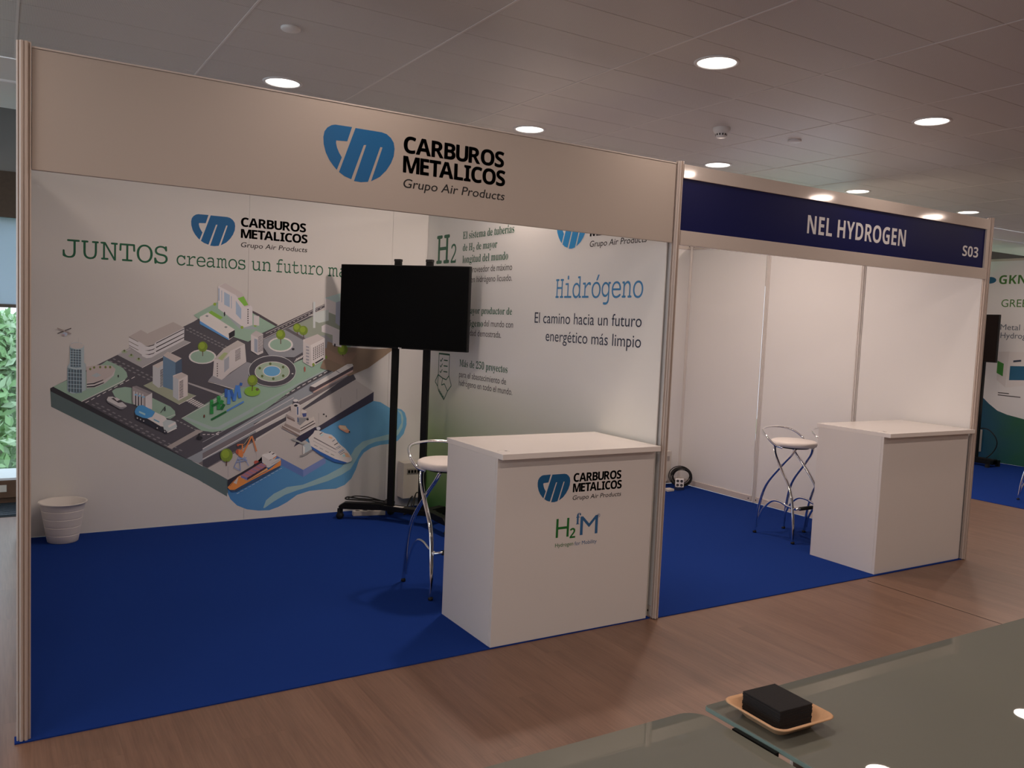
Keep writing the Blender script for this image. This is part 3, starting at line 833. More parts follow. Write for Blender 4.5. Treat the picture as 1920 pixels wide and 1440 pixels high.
32 30 33 1895 881 1893 877 1888 874 1880 872 1872 874 1867 877 1864 882 1866 886 1872 890 1880 891 1887 889 1893 886
158 144 136 1923 829 1962 813 1969 836 1930 848
52 58 92 1931 818 1966 821 1965 794 1940 789
32 30 33 1987 771 1985 765 1979 762 1972 763 1967 768 1967 774 1972 779 1978 780 1984 777
118 114 108 1844 618 1871 625 1929 592 1968 579 1945 572
132 134 132 1945 565 2007 589 2019 558 2016 527 1970 502 1962 506
106 98 94 1916 485 1940 473 2024 519 2008 527 1947 491
160 158 156 1945 561 1961 549 1962 502 1947 491
36 66 112 2008 558 2088 508 2209 444 2316 407 2292 400 2210 416 2088 481 2020 531
160 147 138 1987 621 2025 658 2036 681 2067 680 2099 667 2123 655 2176 641 2209 613 2230 581 2255 556 2292 527 2331 482 2357 437 2349 417 2316 407 2209 444 2088 508 2008 558
92 82 80 2033 627 2219 522 2220 516 2030 619
124 114 110 2026 600 2220 495 2220 491 2026 596
50 44 48 2036 621 2035 619 2032 619 2031 621 2032 623 2035 623
50 44 48 2045 616 2043 614 2041 614 2040 616 2041 618 2043 618
50 44 48 2053 611 2052 609 2050 609 2049 611 2050 613 2052 613
50 44 48 2062 606 2061 604 2059 604 2057 606 2059 609 2061 608
50 44 48 2071 601 2070 599 2067 599 2066 601 2067 604 2070 603
50 44 48 2080 596 2079 594 2076 594 2075 596 2076 599 2079 598
50 44 48 2089 591 2088 589 2085 589 2084 591 2085 594 2087 593
50 44 48 2098 586 2096 584 2094 584 2093 586 2094 589 2096 589
50 44 48 2106 581 2105 579 2103 579 2102 581 2103 584 2105 583
50 44 48 2115 576 2114 574 2112 574 2110 576 2112 579 2114 578
50 44 48 2124 571 2123 569 2121 569 2119 571 2120 574 2123 573
50 44 48 2133 566 2132 564 2130 564 2128 566 2129 569 2132 568
50 44 48 2142 561 2141 559 2138 559 2137 561 2138 564 2141 563
50 44 48 2151 556 2150 554 2147 554 2146 556 2147 558 2150 558
50 44 48 2160 551 2159 549 2156 549 2155 551 2156 553 2159 553
50 44 48 2169 546 2168 544 2165 544 2164 546 2165 548 2168 548
50 44 48 2178 541 2177 538 2174 539 2173 541 2174 543 2176 543
50 44 48 2187 536 2186 533 2183 533 2182 536 2183 538 2185 538
50 44 48 2196 531 2195 528 2192 528 2191 531 2192 533 2194 533
50 44 48 2205 526 2204 523 2201 523 2200 526 2201 528 2203 528
110 102 98 2034 563 2062 548 2064 552 2036 567
110 102 98 2080 537 2108 522 2110 526 2082 541
110 102 98 2126 511 2155 496 2157 500 2128 515
110 102 98 2173 484 2202 469 2204 474 2175 489
152 144 142 2084 695 2082 688 2076 683 2067 681 2059 684 2052 689 2050 696 2052 703 2058 708 2067 709 2075 707 2082 702
32 30 33 2080 646 2101 659 2098 664 2076 651
60 60 66 2187 584 2207 599 2203 603 2183 588
32 30 33 2202 554 2234 572 2230 577 2199 559
40 70 90 2216 529 2248 547 2246 550 2214 532
32 30 33 2224 521 2256 539 2254 542 2223 523
40 80 110 2238 492 2282 518 2279 521 2235 496
32 30 33 2246 484 2286 510 2284 513 2244 487
32 30 33 2252 474 2292 494 2290 497 2250 477
170 128 98 2289 492 2314 486 2340 450 2299 456
120 150 155 2299 465 2297 461 2290 458 2282 459 2276 462 2273 467 2275 471 2282 474 2290 473 2296 470
180 124 92 2156 630 2184 618 2181 608 2152 619
132 150 148 2087 632 2110 643 2105 652 2082 641
160 110 84 2230 706 2242 718 2291 712 2308 688 2329 668 2326 652 2301 653 2243 686
182 138 112 2242 714 2291 708 2308 680 2284 677 2247 694
32 30 33 2332 660 2330 655 2326 653 2321 655 2319 660 2321 665 2325 667 2330 665
"""
LOGO = [[(0.386, 0.707), (0.156, 0.703), (0.107, 0.689), (0.051, 0.65), (0.014, 0.595), (0.0, 0.522), (0.007, 0.43), (0.038, 0.325), (0.087, 0.237), (0.147, 0.166), (0.193, 0.12), (0.257, 0.292), (0.217, 0.35), (0.188, 0.409), (0.173, 0.469), (0.175, 0.501), (0.326, 0.511)], [(0.434, 0.702), (0.806, 0.703), (0.878, 0.689), (0.941, 0.647), (0.985, 0.588), (1.0, 0.509), (0.991, 0.409), (0.953, 0.306), (0.886, 0.199), (0.8, 0.106), (0.674, 0.03), (0.824, 0.503), (0.792, 0.503), (0.631, 0.017), (0.533, 0.0), (0.433, 0.004), (0.591, 0.502), (0.557, 0.497), (0.395, 0.023), (0.301, 0.051), (0.224, 0.097)]]


# ------------------------------------------------------------------ materials
WHITE_K = 0.77
def ink(c, ref=(152, 141, 133)):
    return tuple(min(0.9, WHITE_K * lin(a) / lin(b)) for a, b in zip(c, ref)) + (1,)
M_print = mat('printed_board_white', (0.75, 0.75, 0.74, 1), 0.5)  # white lowered to stand in for dimmer light on the back wall
M_fascia = mat('satin_fascia_board', (0.53, 0.46, 0.405, 1), 0.38)
M_panel = mat('white_laminate_panel', (0.80, 0.79, 0.78, 1), 0.28)
M_alu = mat('anodised_aluminium', (0.60, 0.51, 0.45, 1), 0.42, 0.35)
M_alu_pale = mat('pale_wall_post_finish', (0.74, 0.70, 0.67, 1), 0.4, 0.15)
M_groove = mat('aluminium_groove_shadow_side', (0.30, 0.27, 0.25, 1), 0.5, 0.6)
M_alu_white = mat('pale_aluminium_beam', (0.66, 0.59, 0.54, 1), 0.07, 0.0, ior=1.6)
M_blue = mat('blue_fascia_vinyl', (0.005, 0.008, 0.085, 1), 0.32, ior=1.22)
M_white_vinyl = mat('white_vinyl', (0.8, 0.8, 0.82, 1), 0.5)
M_black_ink = mat('black_ink', (0.012, 0.011, 0.012, 1), 0.5)
M_grey_ink = mat('dark_grey_ink', (0.055, 0.05, 0.05, 1), 0.5)
M_logo = mat('blue_ink', (0.006, 0.14, 0.37, 1), 0.45)
M_green = mat('dark_green_ink', (0.012, 0.13, 0.065, 1), 0.5)
M_green2 = mat('green_ink', (0.012, 0.16, 0.03, 1), 0.5)
M_sky_ink = mat('sky_blue_ink', (0.06, 0.27, 0.55, 1), 0.5)
M_navy = mat('navy_ink', (0.03, 0.045, 0.08, 1), 0.5)
M_plaster = mat('ceiling_plaster', (0.78, 0.74, 0.71, 1), 0.8)
M_wallgrey = mat('grey_wall_paint', (0.30, 0.29, 0.28, 1), 0.8)
M_darkwood = mat('dark_header_wood', (0.10, 0.07, 0.05, 1), 0.6, noise=.25)
M_sillwood = mat('brown_wood_casing', (0.13, 0.07, 0.04, 1), 0.45, noise=.3, nscale=12)
M_carpet = mat('blue_needlefelt_carpet', (0.010, 0.036, 0.205, 1), 0.95, ior=1.12, noise=.12, nscale=350, bump=.5, bscale=900)
M_black = mat('black_powder_coat', (0.006, 0.006, 0.006, 1), 0.45, ior=1.3)
M_rubber = mat('black_rubber', (0.012, 0.012, 0.012, 1), 0.7)
M_screen = mat('glossy_dark_screen', (0.003, 0.0035, 0.004, 1), 0.2, ior=1.15)
M_chrome = mat('chrome', (0.86, 0.86, 0.88, 1), 0.08, 1.0)
M_seat = mat('white_vinyl_seat', (0.86, 0.80, 0.76, 1), 0.35)
M_lam = mat('white_counter_laminate', (0.72, 0.69, 0.67, 1), 0.3)
M_lamtop = mat('white_counter_top', (0.80, 0.76, 0.73, 1), 0.22)
M_plastic = mat('ivory_plastic', (0.62, 0.58, 0.52, 1), 0.4)
M_binw = mat('white_bin_plastic', (0.72, 0.69, 0.66, 1), 0.4)
M_trim = mat('white_lamp_trim', (0.8, 0.78, 0.76, 1), 0.4)
M_pulp = mat('tan_pulp_fibre', (0.60, 0.36, 0.20, 1), 0.75, noise=.1, nscale=60, bump=.25, bscale=400)
M_napkin = mat('black_paper', (0.012, 0.011, 0.012, 1), 0.9, bump=.3, bscale=300)
M_lamp = bpy.data.materials.new('lit_diffuser'); M_lamp.use_nodes = True
_n = M_lamp.node_tree; _n.nodes.clear(); _e = _n.nodes.new('ShaderNodeEmission'); _o = _n.nodes.new('ShaderNodeOutputMaterial')
_e.inputs[0].default_value = (1, .93, .85, 1); _e.inputs[1].default_value = 6.0; _n.links.new(_e.outputs[0], _o.inputs[0])

def wood_material():
    m = bpy.data.materials.new('brown_laminate_floor'); m.use_nodes = True; n = m.node_tree; b = n.nodes['Principled BSDF']
    g = n.nodes.new('ShaderNodeNewGeometry'); oi = n.nodes.new('ShaderNodeObjectInfo')
    mp = n.nodes.new('ShaderNodeMapping'); mp.inputs['Scale'].default_value = (9, .55, 1)
    add = n.nodes.new('ShaderNodeVectorMath'); add.operation = 'MULTIPLY_ADD'; add.inputs[1].default_value = (1, 1, 1)
    sc = n.nodes.new('ShaderNodeCombineXYZ')
    mul = n.nodes.new('ShaderNodeMath'); mul.operation = 'MULTIPLY'; mul.inputs[1].default_value = 37
    n.links.new(oi.outputs['Random'], mul.inputs[0]); n.links.new(mul.outputs[0], sc.inputs[2])
    n.links.new(g.outputs['Position'], add.inputs[0]); n.links.new(sc.outputs[0], add.inputs[2]); n.links.new(add.outputs[0], mp.inputs[0])
    t = n.nodes.new('ShaderNodeTexNoise'); t.inputs['Scale'].default_value = 1.2; t.inputs['Detail'].default_value = 6; t.inputs['Distortion'].default_value = .8
    n.links.new(mp.outputs[0], t.inputs['Vector'])
    mp2 = n.nodes.new('ShaderNodeMapping'); mp2.inputs['Scale'].default_value = (90, 4, 1); n.links.new(add.outputs[0], mp2.inputs[0])
    t2 = n.nodes.new('ShaderNodeTexNoise'); t2.inputs['Scale'].default_value = 1.5; t2.inputs['Detail'].default_value = 5; n.links.new(mp2.outputs[0], t2.inputs['Vector'])
    cr = n.nodes.new('ShaderNodeValToRGB'); cr.color_ramp.elements[0].position = .25; cr.color_ramp.elements[1].position = .78
    cr.color_ramp.elements[0].color = WOOD_A; cr.color_ramp.elements[1].color = WOOD_B
    ad = n.nodes.new('ShaderNodeMath'); ad.operation = 'MULTIPLY_ADD'; ad.inputs[1].default_value = .45
    n.links.new(t2.outputs['Fac'], ad.inputs[0])
    ml = n.nodes.new('ShaderNodeMath'); ml.operation = 'MULTIPLY'; ml.inputs[1].default_value = .55; n.links.new(t.outputs['Fac'], ml.inputs[0]); n.links.new(ml.outputs[0], ad.inputs[2])
    n.links.new(ad.outputs[0], cr.inputs[0])
    rr = n.nodes.new('ShaderNodeMapRange'); rr.inputs[3].default_value = .95; rr.inputs[4].default_value = 1.05; n.links.new(oi.outputs['Random'], rr.inputs[0])
    vm = n.nodes.new('ShaderNodeVectorMath'); vm.operation = 'SCALE'; n.links.new(cr.outputs[0], vm.inputs[0]); n.links.new(rr.outputs[0], vm.inputs['Scale'])
    n.links.new(vm.outputs[0], b.inputs['Base Color']); b.inputs['Roughness'].default_value = .38
    bp = n.nodes.new('ShaderNodeBump'); bp.inputs['Strength'].default_value = .15; bp.inputs['Distance'].default_value = .001
    n.links.new(t2.outputs['Fac'], bp.inputs['Height']); n.links.new(bp.outputs[0], b.inputs['Normal'])
    return m
WOOD_A = (.11, .055, .034, 1); WOOD_B = (.245, .14, .092, 1)
M_wood = wood_material()

def tile_material():
    m = bpy.data.materials.new('perforated_metal_tile'); m.use_nodes = True; n = m.node_tree; b = n.nodes['Principled BSDF']
    g = n.nodes.new('ShaderNodeNewGeometry'); v = n.nodes.new('ShaderNodeTexVoronoi'); v.inputs['Scale'].default_value = 160; v.inputs['Randomness'].default_value = 0
    n.links.new(g.outputs['Position'], v.inputs['Vector'])
    lt = n.nodes.new('ShaderNodeMath'); lt.operation = 'LESS_THAN'; lt.inputs[1].default_value = .28; n.links.new(v.outputs['Distance'], lt.inputs[0])
    mx = n.nodes.new('ShaderNodeMix'); mx.data_type = 'RGBA'; mx.inputs[6].default_value = (.68, .64, .61, 1); mx.inputs[7].default_value = (.40, .37, .35, 1)
    n.links.new(lt.outputs[0], mx.inputs[0]); n.links.new(mx.outputs[2], b.inputs['Base Color']); b.inputs['Roughness'].default_value = .42
    return m
M_tile = tile_material()

def glass_pane_material():
    m = bpy.data.materials.new('window_glass'); m.use_nodes = True; n = m.node_tree; n.nodes.clear()
    o = n.nodes.new('ShaderNodeOutputMaterial'); t = n.nodes.new('ShaderNodeBsdfTransparent'); g = n.nodes.new('ShaderNodeBsdfGlossy'); g.inputs['Roughness'].default_value = .02
    mx = n.nodes.new('ShaderNodeMixShader'); mx.inputs[0].default_value = .06
    n.links.new(t.outputs[0], mx.inputs[1]); n.links.new(g.outputs[0], mx.inputs[2]); n.links.new(mx.outputs[0], o.inputs[0]); return m
M_pane = glass_pane_material()
def blind_material():
    m = bpy.data.materials.new('pale_blue_blind_fabric'); m.use_nodes = True; n = m.node_tree; n.nodes.clear()
    o = n.nodes.new('ShaderNodeOutputMaterial'); d = n.nodes.new('ShaderNodeBsdfDiffuse'); t = n.nodes.new('ShaderNodeBsdfTranslucent')
    d.inputs[0].default_value = (.45, .50, .56, 1); t.inputs[0].default_value = (.80, .87, .95, 1)
    mx = n.nodes.new('ShaderNodeMixShader'); mx.inputs[0].default_value = .5
    n.links.new(d.outputs[0], mx.inputs[1]); n.links.new(t.outputs[0], mx.inputs[2]); n.links.new(mx.outputs[0], o.inputs[0]); return m
M_blind = blind_material()
def gradient_mat(name, fn):
    m = bpy.data.materials.new(name); m.use_nodes = True; n = m.node_tree; b = n.nodes['Principled BSDF']; b.inputs['Roughness'].default_value = .5
    g = n.nodes.new('ShaderNodeNewGeometry'); s = n.nodes.new('ShaderNodeSeparateXYZ'); n.links.new(g.outputs['Position'], s.inputs[0]); fn(n, s, b); return m
def math_node(n, op, a, b=None, clamp=False):
    k = n.nodes.new('ShaderNodeMath'); k.operation = op; k.use_clamp = clamp
    for i, q in enumerate((a, b)):
        if q is None: continue
        if isinstance(q, (int, float)): k.inputs[i].default_value = q
        else: n.links.new(q, k.inputs[i])
    return k.outputs[0]
def ramp(n, fac, stops):
    r = n.nodes.new('ShaderNodeValToRGB'); e = r.color_ramp.elements
    e[0].position, e[0].color = stops[0]; e[1].position, e[1].color = stops[-1]
    for p, c in stops[1:-1]: q = e.new(p); q.color = c
    n.links.new(fac, r.inputs[0]); return r.outputs[0]

# ------------------------------------------------------------------ key dimensions
BW, BD, BH = 2.98, 3.03, 2.485           # booth module
CEIL = 2.9
# ------------------------------------------------------------------ room structure
floor = MB().box(-5, -7, -.03, 16, 4.75, -.0015).build('floor', M_wood, kind='structure')
def plank_grid(x0, x1, y0, y1, holes=()):
    pw, pl = .19, 1.22; base = {}
    i = 0; x = x0
    while x < x1 - .001:
        xe = min(x + pw, x1); off = (i * .433) % pl; y = y0 - off
        while y < y1 - .001:
            a, b = max(y, y0), min(y + pl, y1)
            for (hx0, hx1, hy0, hy1) in holes:
                if x >= hx0 - .02 and xe <= hx1 + .02:
                    if a >= hy0 and b <= hy1: a = b
                    elif a < hy0 < b: b = hy0
                    elif a < hy1 < b: a = hy1
            if b - a > .03:
                key = (round(xe - x, 3), round(b - a, 3))
                if key not in base:
                    w, l = key; g = .00012
                    base[key] = MB().prism([(g, g), (w - g, g), (w - g, l - g), (g, l - g)], -.0015, 0).mesh('floor_plank', M_wood)
                o = bpy.data.objects.new('floor_plank', base[key]); COL.objects.link(o); o.location = (x, a, 0); o.parent = floor
            y += pl
        x += pw; i += 1
plank_grid(-1.05, 8.45, -2.55, 1.9, holes=((.02, 5.93, .02, 1.9),))
plank_grid(-1.05, -.1, 1.9, 3.72)
MB().box(4.80, -2.4, 0, 4.806, -.05, .0012).build('floor_joint', mat('dark_joint', (.03, .018, .012, 1), .6), floor)

ceiling = MB().box(-5, -7, CEIL + .003, 16, 1.92, CEIL + .05).build('ceiling', M_plaster, kind='structure')
tile_mesh = {}
def tile(x, y, w, d):
    key = (round(w, 3), round(d, 3))
    if key not in tile_mesh:
        g = .0006; e = .0018
        m = MB(); w_, d_ = key
        vs = [(g, g, .003), (w_ - g, g, .003), (w_ - g, d_ - g, .003), (g, d_ - g, .003), (g + e, g + e, 0), (w_ - g - e, g + e, 0), (w_ - g - e, d_ - g - e, 0), (g + e, d_ - g - e, 0)]
        m.add(vs, [(0, 1, 2, 3), (7, 6, 5, 4), (4, 5, 1, 0), (5, 6, 2, 1), (6, 7, 3, 2), (7, 4, 0, 3)])
        me = m.mesh('ceiling_tile', M_tile); b = bmesh.new(); b.from_mesh(me); bmesh.ops.recalc_face_normals(b, faces=b.faces); b.to_mesh(me); b.free()
        tile_mesh[key] = me
    o = bpy.data.objects.new('ceiling_tile', tile_mesh[key]); COL.objects.link(o); o.location = (x, y, CEIL); o.parent = ceiling
rest = MB()
for i in range(-6, 18):
    x = .83 + i * .857
    for j in range(-24, 7):
        y = .036 + j * .298; d = .298 if j < 6 else 1.92 - y
        if i >= -2 and i <= 12 and j >= -9 and not (i < 1 and j < -1) and not (i > 5 and j < -4) : tile(x, y, .857, d)
        else:
            g = .0022; rest.add([(x + g, y + g, CEIL), (x + .857 - g, y + g, CEIL), (x + .857 - g, y + d - g, CEIL), (x + g, y + d - g, CEIL)], [(3, 2, 1, 0)])
rest.build('ceiling_tile_field', M_tile, ceiling, kind='stuff')
for i in range(-2, 13):
    MB().box(.83 + i * .857 - .005, -2.7, CEIL - .0018, .83 + i * .857 + .005, 1.915, CEIL + .001).build('ceiling_runner', M_plaster, ceiling)
# plaster margin and raised window bay
MB().box(-5, 1.95, CEIL, 16, 2.46, CEIL + .05).build('trim_1', M_plaster, kind='structure', bevel=.004)
MB().box(-5, 2.475, CEIL - .012, 16, 3.25, CEIL + .05).box(-5, 3.22, CEIL, 16, 3.25, 3.3).build('trim_2', M_plaster, kind='structure', bevel=.004)
MB().box(-5, 3.25, 3.28, 16, 4.75, 3.33).build('trim_3', M_wallgrey, kind='structure')
# window wall behind the booths
WY = 4.24
wb = MB()
wb.box(-5, WY, 2.60, 16, WY + .12, 3.3)
wb.build('wall_back', M_wallgrey, kind='structure')
MB().box(-5, WY - .01, 2.25, 16, WY + .12, 2.60).build('trim_4', M_darkwood, kind='structure')
MB().box(-5, WY - .02, .045, 16, WY + .10, .185).build('trim_5', M_sillwood, kind='structure', bevel=.004)
MB().box(-5, WY - .02, .185, 16, WY + .42, .205).build('trim_6', mat('white_sill', (.75, .77, .8, 1), .35), kind='structure', bevel=.003)
MB().box(-5, WY + .02, -.03, 16, WY + .5, .045).build('trim_7', M_sillwood, kind='structure')
g = MB(); g.box(-1.3, 3.74, -.002, .6, WY - .02, .004)
gr = g.build('floor_grille', mat('dark_metal_frame', (.03, .04, .05, 1), .4, .5), label='dark metal convector grille in the floor below the window', cat='grille')
for k in range(12):
    MB().box(-1.28, 3.76 + k * .038, .004, .58, 3.775 + k * .038, .012).build('slat', mat('dark_metal_slat', (.06, .08, .1, 1), .35, .6), gr)
for n, (xa, xb) in enumerate(((-5, -2.6), (-2.55, 2.2), (2.25, 7), (7.05, 11.8), (11.85, 16))):
    w = thing('window_%d' % (n + 1), None, None, (0, 0, 0), kind='structure')
    MB().box(xa, WY + .43, .2, xb, WY + .435, 2.3).build('pane', M_pane, w)
    f = MB(); f.box(xa, WY + .40, .2, xa + .05, WY + .46, 2.3); f.box(xb - .05, WY + .40, .2, xb, WY + .46, 2.3); f.box(xa, WY + .4, 2.25, xb, WY + .46, 2.32)
    f.build('window_frame', M_black, w)
for n, (xa, xb, lab) in enumerate(((-5, -.62, None), (-.6, 2.9, 'pale blue roller blind half lowered behind the left booth post'))):
    b = thing('roller_blind', lab or 'pale blue roller blind at the window left of the picture edge', 'blind', (0, 0, 0))
    MB().box(xa, WY + .05, 1.575, xb, WY + .052, 2.26).build('fabric', M_blind, b)
    MB().box(xa, WY + .04, 1.55, xb, WY + .065, 1.577).build('bottom_bar', mat('brown_bar', (.14, .11, .09, 1), .5), b)
MB().box(-.12, WY - .026, .095, -.055, WY - .021, .15).build('wall_plate', M_plastic, label='small pale plate on the wooden casing below the window', cat='plate')
# side and front walls of the hall
wl = MB(); wl.box(-5.1, -7, 0, -5, WY + .2, .75); wl.box(-5.1, -7, 2.5, -5, WY + .2, 3.3)
for y in (-7, -3.6, -.2, 3.2): wl.box(-5.1, y, .75, -5, y + .35, 2.5)
wl.build('wall_left', M_plaster, kind='structure')
w = thing('window_6', None, None, kind='structure'); MB().box(-5.06, -7, .75, -5.055, WY, 2.5).build('pane', M_pane, w)
MB().box(16, -7, 0, 16.1, 4.75, 3.3).build('wall_right', M_plaster, kind='structure')
MB().box(-5, -7.1, 0, 16, -7, 3.3).build('wall_front', mat('warm_wall', (.45, .36, .30, 1), .8), kind='structure')
# daylight enters through the glazing: portals only guide sampling
def portal(loc, rot, sx, sy):
    l = bpy.data.lights.new('window_portal', 'AREA'); l.shape = 'RECTANGLE'; l.size = sx; l.size_y = sy; l.cycles.is_portal = True
    o = bpy.data.objects.new('window_portal', l); COL.objects.link(o); o.location = loc; o.rotation_euler = rot
portal((5.5, WY + .5, 1.2), (R(-90), 0, 0), 21, 2.1)
portal((-5.15, -1.4, 1.62), (0, R(-90), 0), 1.75, 11.2)

# ------------------------------------------------------------------ downlights and ceiling fittings
lx0 = [-2.20, -.45, 1.268, 2.935, 4.691, 6.427, 8.187, 9.92, 11.65, 13.4]
spots = [(x, 1.41 + (x - 1.27) * .010) for x in lx0] + [(x - .07, -.37) for x in lx0] + [(x + .06, -1.92) for x in lx0[:8]] + [(x - .1, -3.93) for x in lx0[:6]]
vis = {(4): 'round recessed downlight'}
names = {2: 'lit round downlight above the left end of the plain fascia', 3: 'lit round downlight above the right end of the plain fascia', 4: 'lit round downlight above the left end of the blue fascia',
         5: 'lit round downlight above the middle of the blue fascia', 6: 'lit round downlight above the right end of the blue fascia', 13: 'lit round downlight, the largest, high and nearest the viewer', 14: 'lit round downlight high at the right, further off than the largest one'}
proto = None
lamp_row = []
for pw in LAMP_ROWS:
    ld = bpy.data.lights.new('downlight_lamp', 'AREA'); ld.shape = 'DISK'; ld.size = .18
    ld.energy = pw; ld.color = LAMP_COLOR; ld.spread = R(180); lamp_row.append(ld)
def lamp_for(i):
    # the lamps above the booths differ a little in output
    gain = {1: .35, 2: .44, 3: 1.8, 4: 1.35, 5: 1.3}.get(i)
    base = lamp_row[0 if i < 10 else 1 if i < 20 else 2]
    if gain is None: return base
    d = base.copy(); d.energy = base.energy * gain; return d
for i, (x, y) in enumerate(spots):
    lab = names.get(i)
    if proto is None:
        t = thing('downlight', lab, 'ceiling light', (x, y, CEIL)); proto = t
        MB().lathe([(.092, -.001), (.094, -.006), (.106, -.006), (.110, -.001), (.110, .002), (.092, .002)], 36).build('trim_ring', M_trim, t)
        MB().lathe([(.093, -.0012), (.0005, -.0012)], 36, cap1=True).build('diffuser', M_lamp, t)
    else:
        t = copy_tree(proto); t.location = (x, y, CEIL)
    t['label'] = lab or 'lit round downlight outside the picture, one of the further rows'
    if lab is None: t['group'] = 'downlights beyond the picture'
    elif 'group' in t: del t['group']
    l = bpy.data.objects.new('lamp', lamp_for(i)); COL.objects.link(l); l.location = (x, y, CEIL - .009)
for (x, y, lab) in ((1.037, .478, 'round white ceiling disc high above the plain fascia'), (4.447, .493, 'round white ceiling disc right of the smoke detector')):
    MB().lathe([(.001, -.012), (.040, -.012), (.044, -.008), (.044, 0)], 28, (x, y, CEIL), cap0=True).build('ceiling_disc', M_trim, label=lab, cat='ceiling disc')
sd = thing('smoke_detector', 'white round smoke detector hanging from the ceiling above the fascias', 'smoke detector', (3.845, .566, CEIL))
MB().lathe([(.055, 0), (.055, -.012), (.046, -.03), (.036, -.036), (.034, -.052), (.028, -.06), (.0005, -.06)], 28).build('body', M_trim, sd)
s_ = MB()
for k in range(12):
    a = k * math.pi / 6; M = Matrix.Translation((.0352 * math.cos(a), .0352 * math.sin(a), -.044)) @ Matrix.Rotation(a, 4, 'Z'); s_.box(-.002, -.004, -.006, .001, .004, .006, M)
s_.build('vent_slots', M_black, sd)

# ------------------------------------------------------------------ booth parts
def post_mesh(h):
    """octagonal ribbed exhibition post, 40 mm"""
    poly = []
    for k in range(8):
        a = math.radians(22.5 + k * 45); b = math.radians(22.5 + (k + 1) * 45); r = .0235
        A = Vector((r * math.cos(a), r * math.sin(a))); B = Vector((r * math.cos(b), r * math.sin(b))); Nn = -(A + B).normalized()
        for t, dpt in ((.0, 0), (.33, 0), (.36, .006), (.64, .006), (.67, 0)):
            p = A.lerp(B, t) + Nn * dpt; poly.append((p.x, p.y))
    return MB().prism(poly, .0055, h).mesh('post', M_alu)
PM = post_mesh(BH + .012)
PM2 = PM.copy(); PM2.materials.clear(); PM2.materials.append(M_alu_pale)
def post(parent, x, y, sx=1.0, h=None):
    o = bpy.data.objects.new('post', PM if y < .5 else PM2); COL.objects.link(o); o.location = (x, y, 0); o.parent = parent; o.scale = (sx, sx, 1 if h is None else h / BH)
    return o
def rail(parent, x0, y0, x1, y1, z0, z1, screws=True):
    d = Vector((x1 - x0, y1 - y0, 0)); L = d.length; ang = math.atan2(d.y, d.x)
    m = MB(); m.box(0, -.010, 0, L, .010, z1 - z0)
    o = m.build('rail', M_alu_white, parent, bevel=.002); o.location = (x0, y0, z0); o.rotation_euler = (0, 0, ang)
    if screws:
        s = MB()
        for px in (.03, L - .03):
            for sy in (-1, 1):
                s.box(px - .005, sy * .0115 - .001, (z1 - z0) / 2 - .005, px + .005, sy * .0115 + .001, (z1 - z0) / 2 + .005)
        s.build('screws', M_black, o)
def panel_run(parent, x0, y0, x1, y1, n):
    dx, dy = (x1 - x0) / n, (y1 - y0) / n; L = math.hypot(dx, dy); ux, uy = dx / L, dy / L
    for k in range(n):
        ax, ay = x0 + dx * k + ux * .0165, y0 + dy * k + uy * .0165; bx, by = x0 + dx * (k + 1) - ux * .0165, y0 + dy * (k + 1) - uy * .0165
        m = MB(); m.box(0, -.002, .06, math.hypot(bx - ax, by - ay), .002, BH - .06)
        o = m.build('wall_panel', M_panel, parent); o.location = (ax, ay, 0); o.rotation_euler = (0, 0, math.atan2(dy, dx))
        rail(parent, ax, ay, bx, by, .0065, .062); rail(parent, ax, ay, bx, by, BH - .062, BH)
# --- left booth
b1 = thing('exhibition_booth', 'left exhibition booth shell with aluminium posts, plain fascia and printed walls', 'booth', (0, 0, 0))
post(b1, -.026, .0, 1.04)
for x, y in ((-.012, 1.01), (.002, 2.02), (.016, 3.055)): post(b1, x, y)
for x in (1.0, 2.0): post(b1, x, 3.055)
post(b1, 3.0, 0.0, .92); post(b1, 3.0, 1.01); post(b1, 3.0, 2.02); post(b1, 3.0, 3.055)
panel_run(b1, -.026, 0, .016, 3.055, 3); panel_run(b1, .016, 3.055, 3.0, 3.055, 3); panel_run(b1, 3.0, 0, 3.0, 3.055, 3)
YB = 3.022; XR = 2.973
fa = MB().box(-.002, 0, 2.066, 2.975, .018, 2.482).build('fascia_panel', M_fascia, b1, bevel=.002)
MB().box(-.002, -.003, 2.482, 2.975, .0185, 2.488).build('top_trim', M_alu_white, fa)
MB().box(0, .019, BH - .03, 2.975, .04, BH + .002).build('fascia_rail', M_alu_white, b1)
# printed boards: back wall in three sheets, right wall in three sheets
SEAM = [0.0, 1.497, 2.655, XR]
M_back_print = M_print
for k in range(3):
    MB().box(SEAM[k] + .0008, YB, .0055, SEAM[k + 1] - .0008, YB + .008, BH - .01).build('printed_board', M_print, b1)
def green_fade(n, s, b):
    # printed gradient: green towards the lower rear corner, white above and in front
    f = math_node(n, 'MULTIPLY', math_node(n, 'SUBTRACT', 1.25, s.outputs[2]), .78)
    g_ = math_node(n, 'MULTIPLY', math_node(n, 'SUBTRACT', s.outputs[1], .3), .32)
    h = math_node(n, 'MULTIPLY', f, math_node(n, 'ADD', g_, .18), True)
    col = ramp(n, h, [(0, (.88, .88, .86, 1)), (.12, (.78, .79, .68, 1)), (.45, (.36, .48, .22, 1)), (.8, (.10, .26, .06, 1)), (1, (.05, .18, .03, 1))])  # white lifted above the back boards' to stand in for stronger light here
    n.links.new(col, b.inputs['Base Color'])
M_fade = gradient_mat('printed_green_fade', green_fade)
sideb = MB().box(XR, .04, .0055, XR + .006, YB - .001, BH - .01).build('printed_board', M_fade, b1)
LH = [max(p[1] for q in LOGO for p in q)]
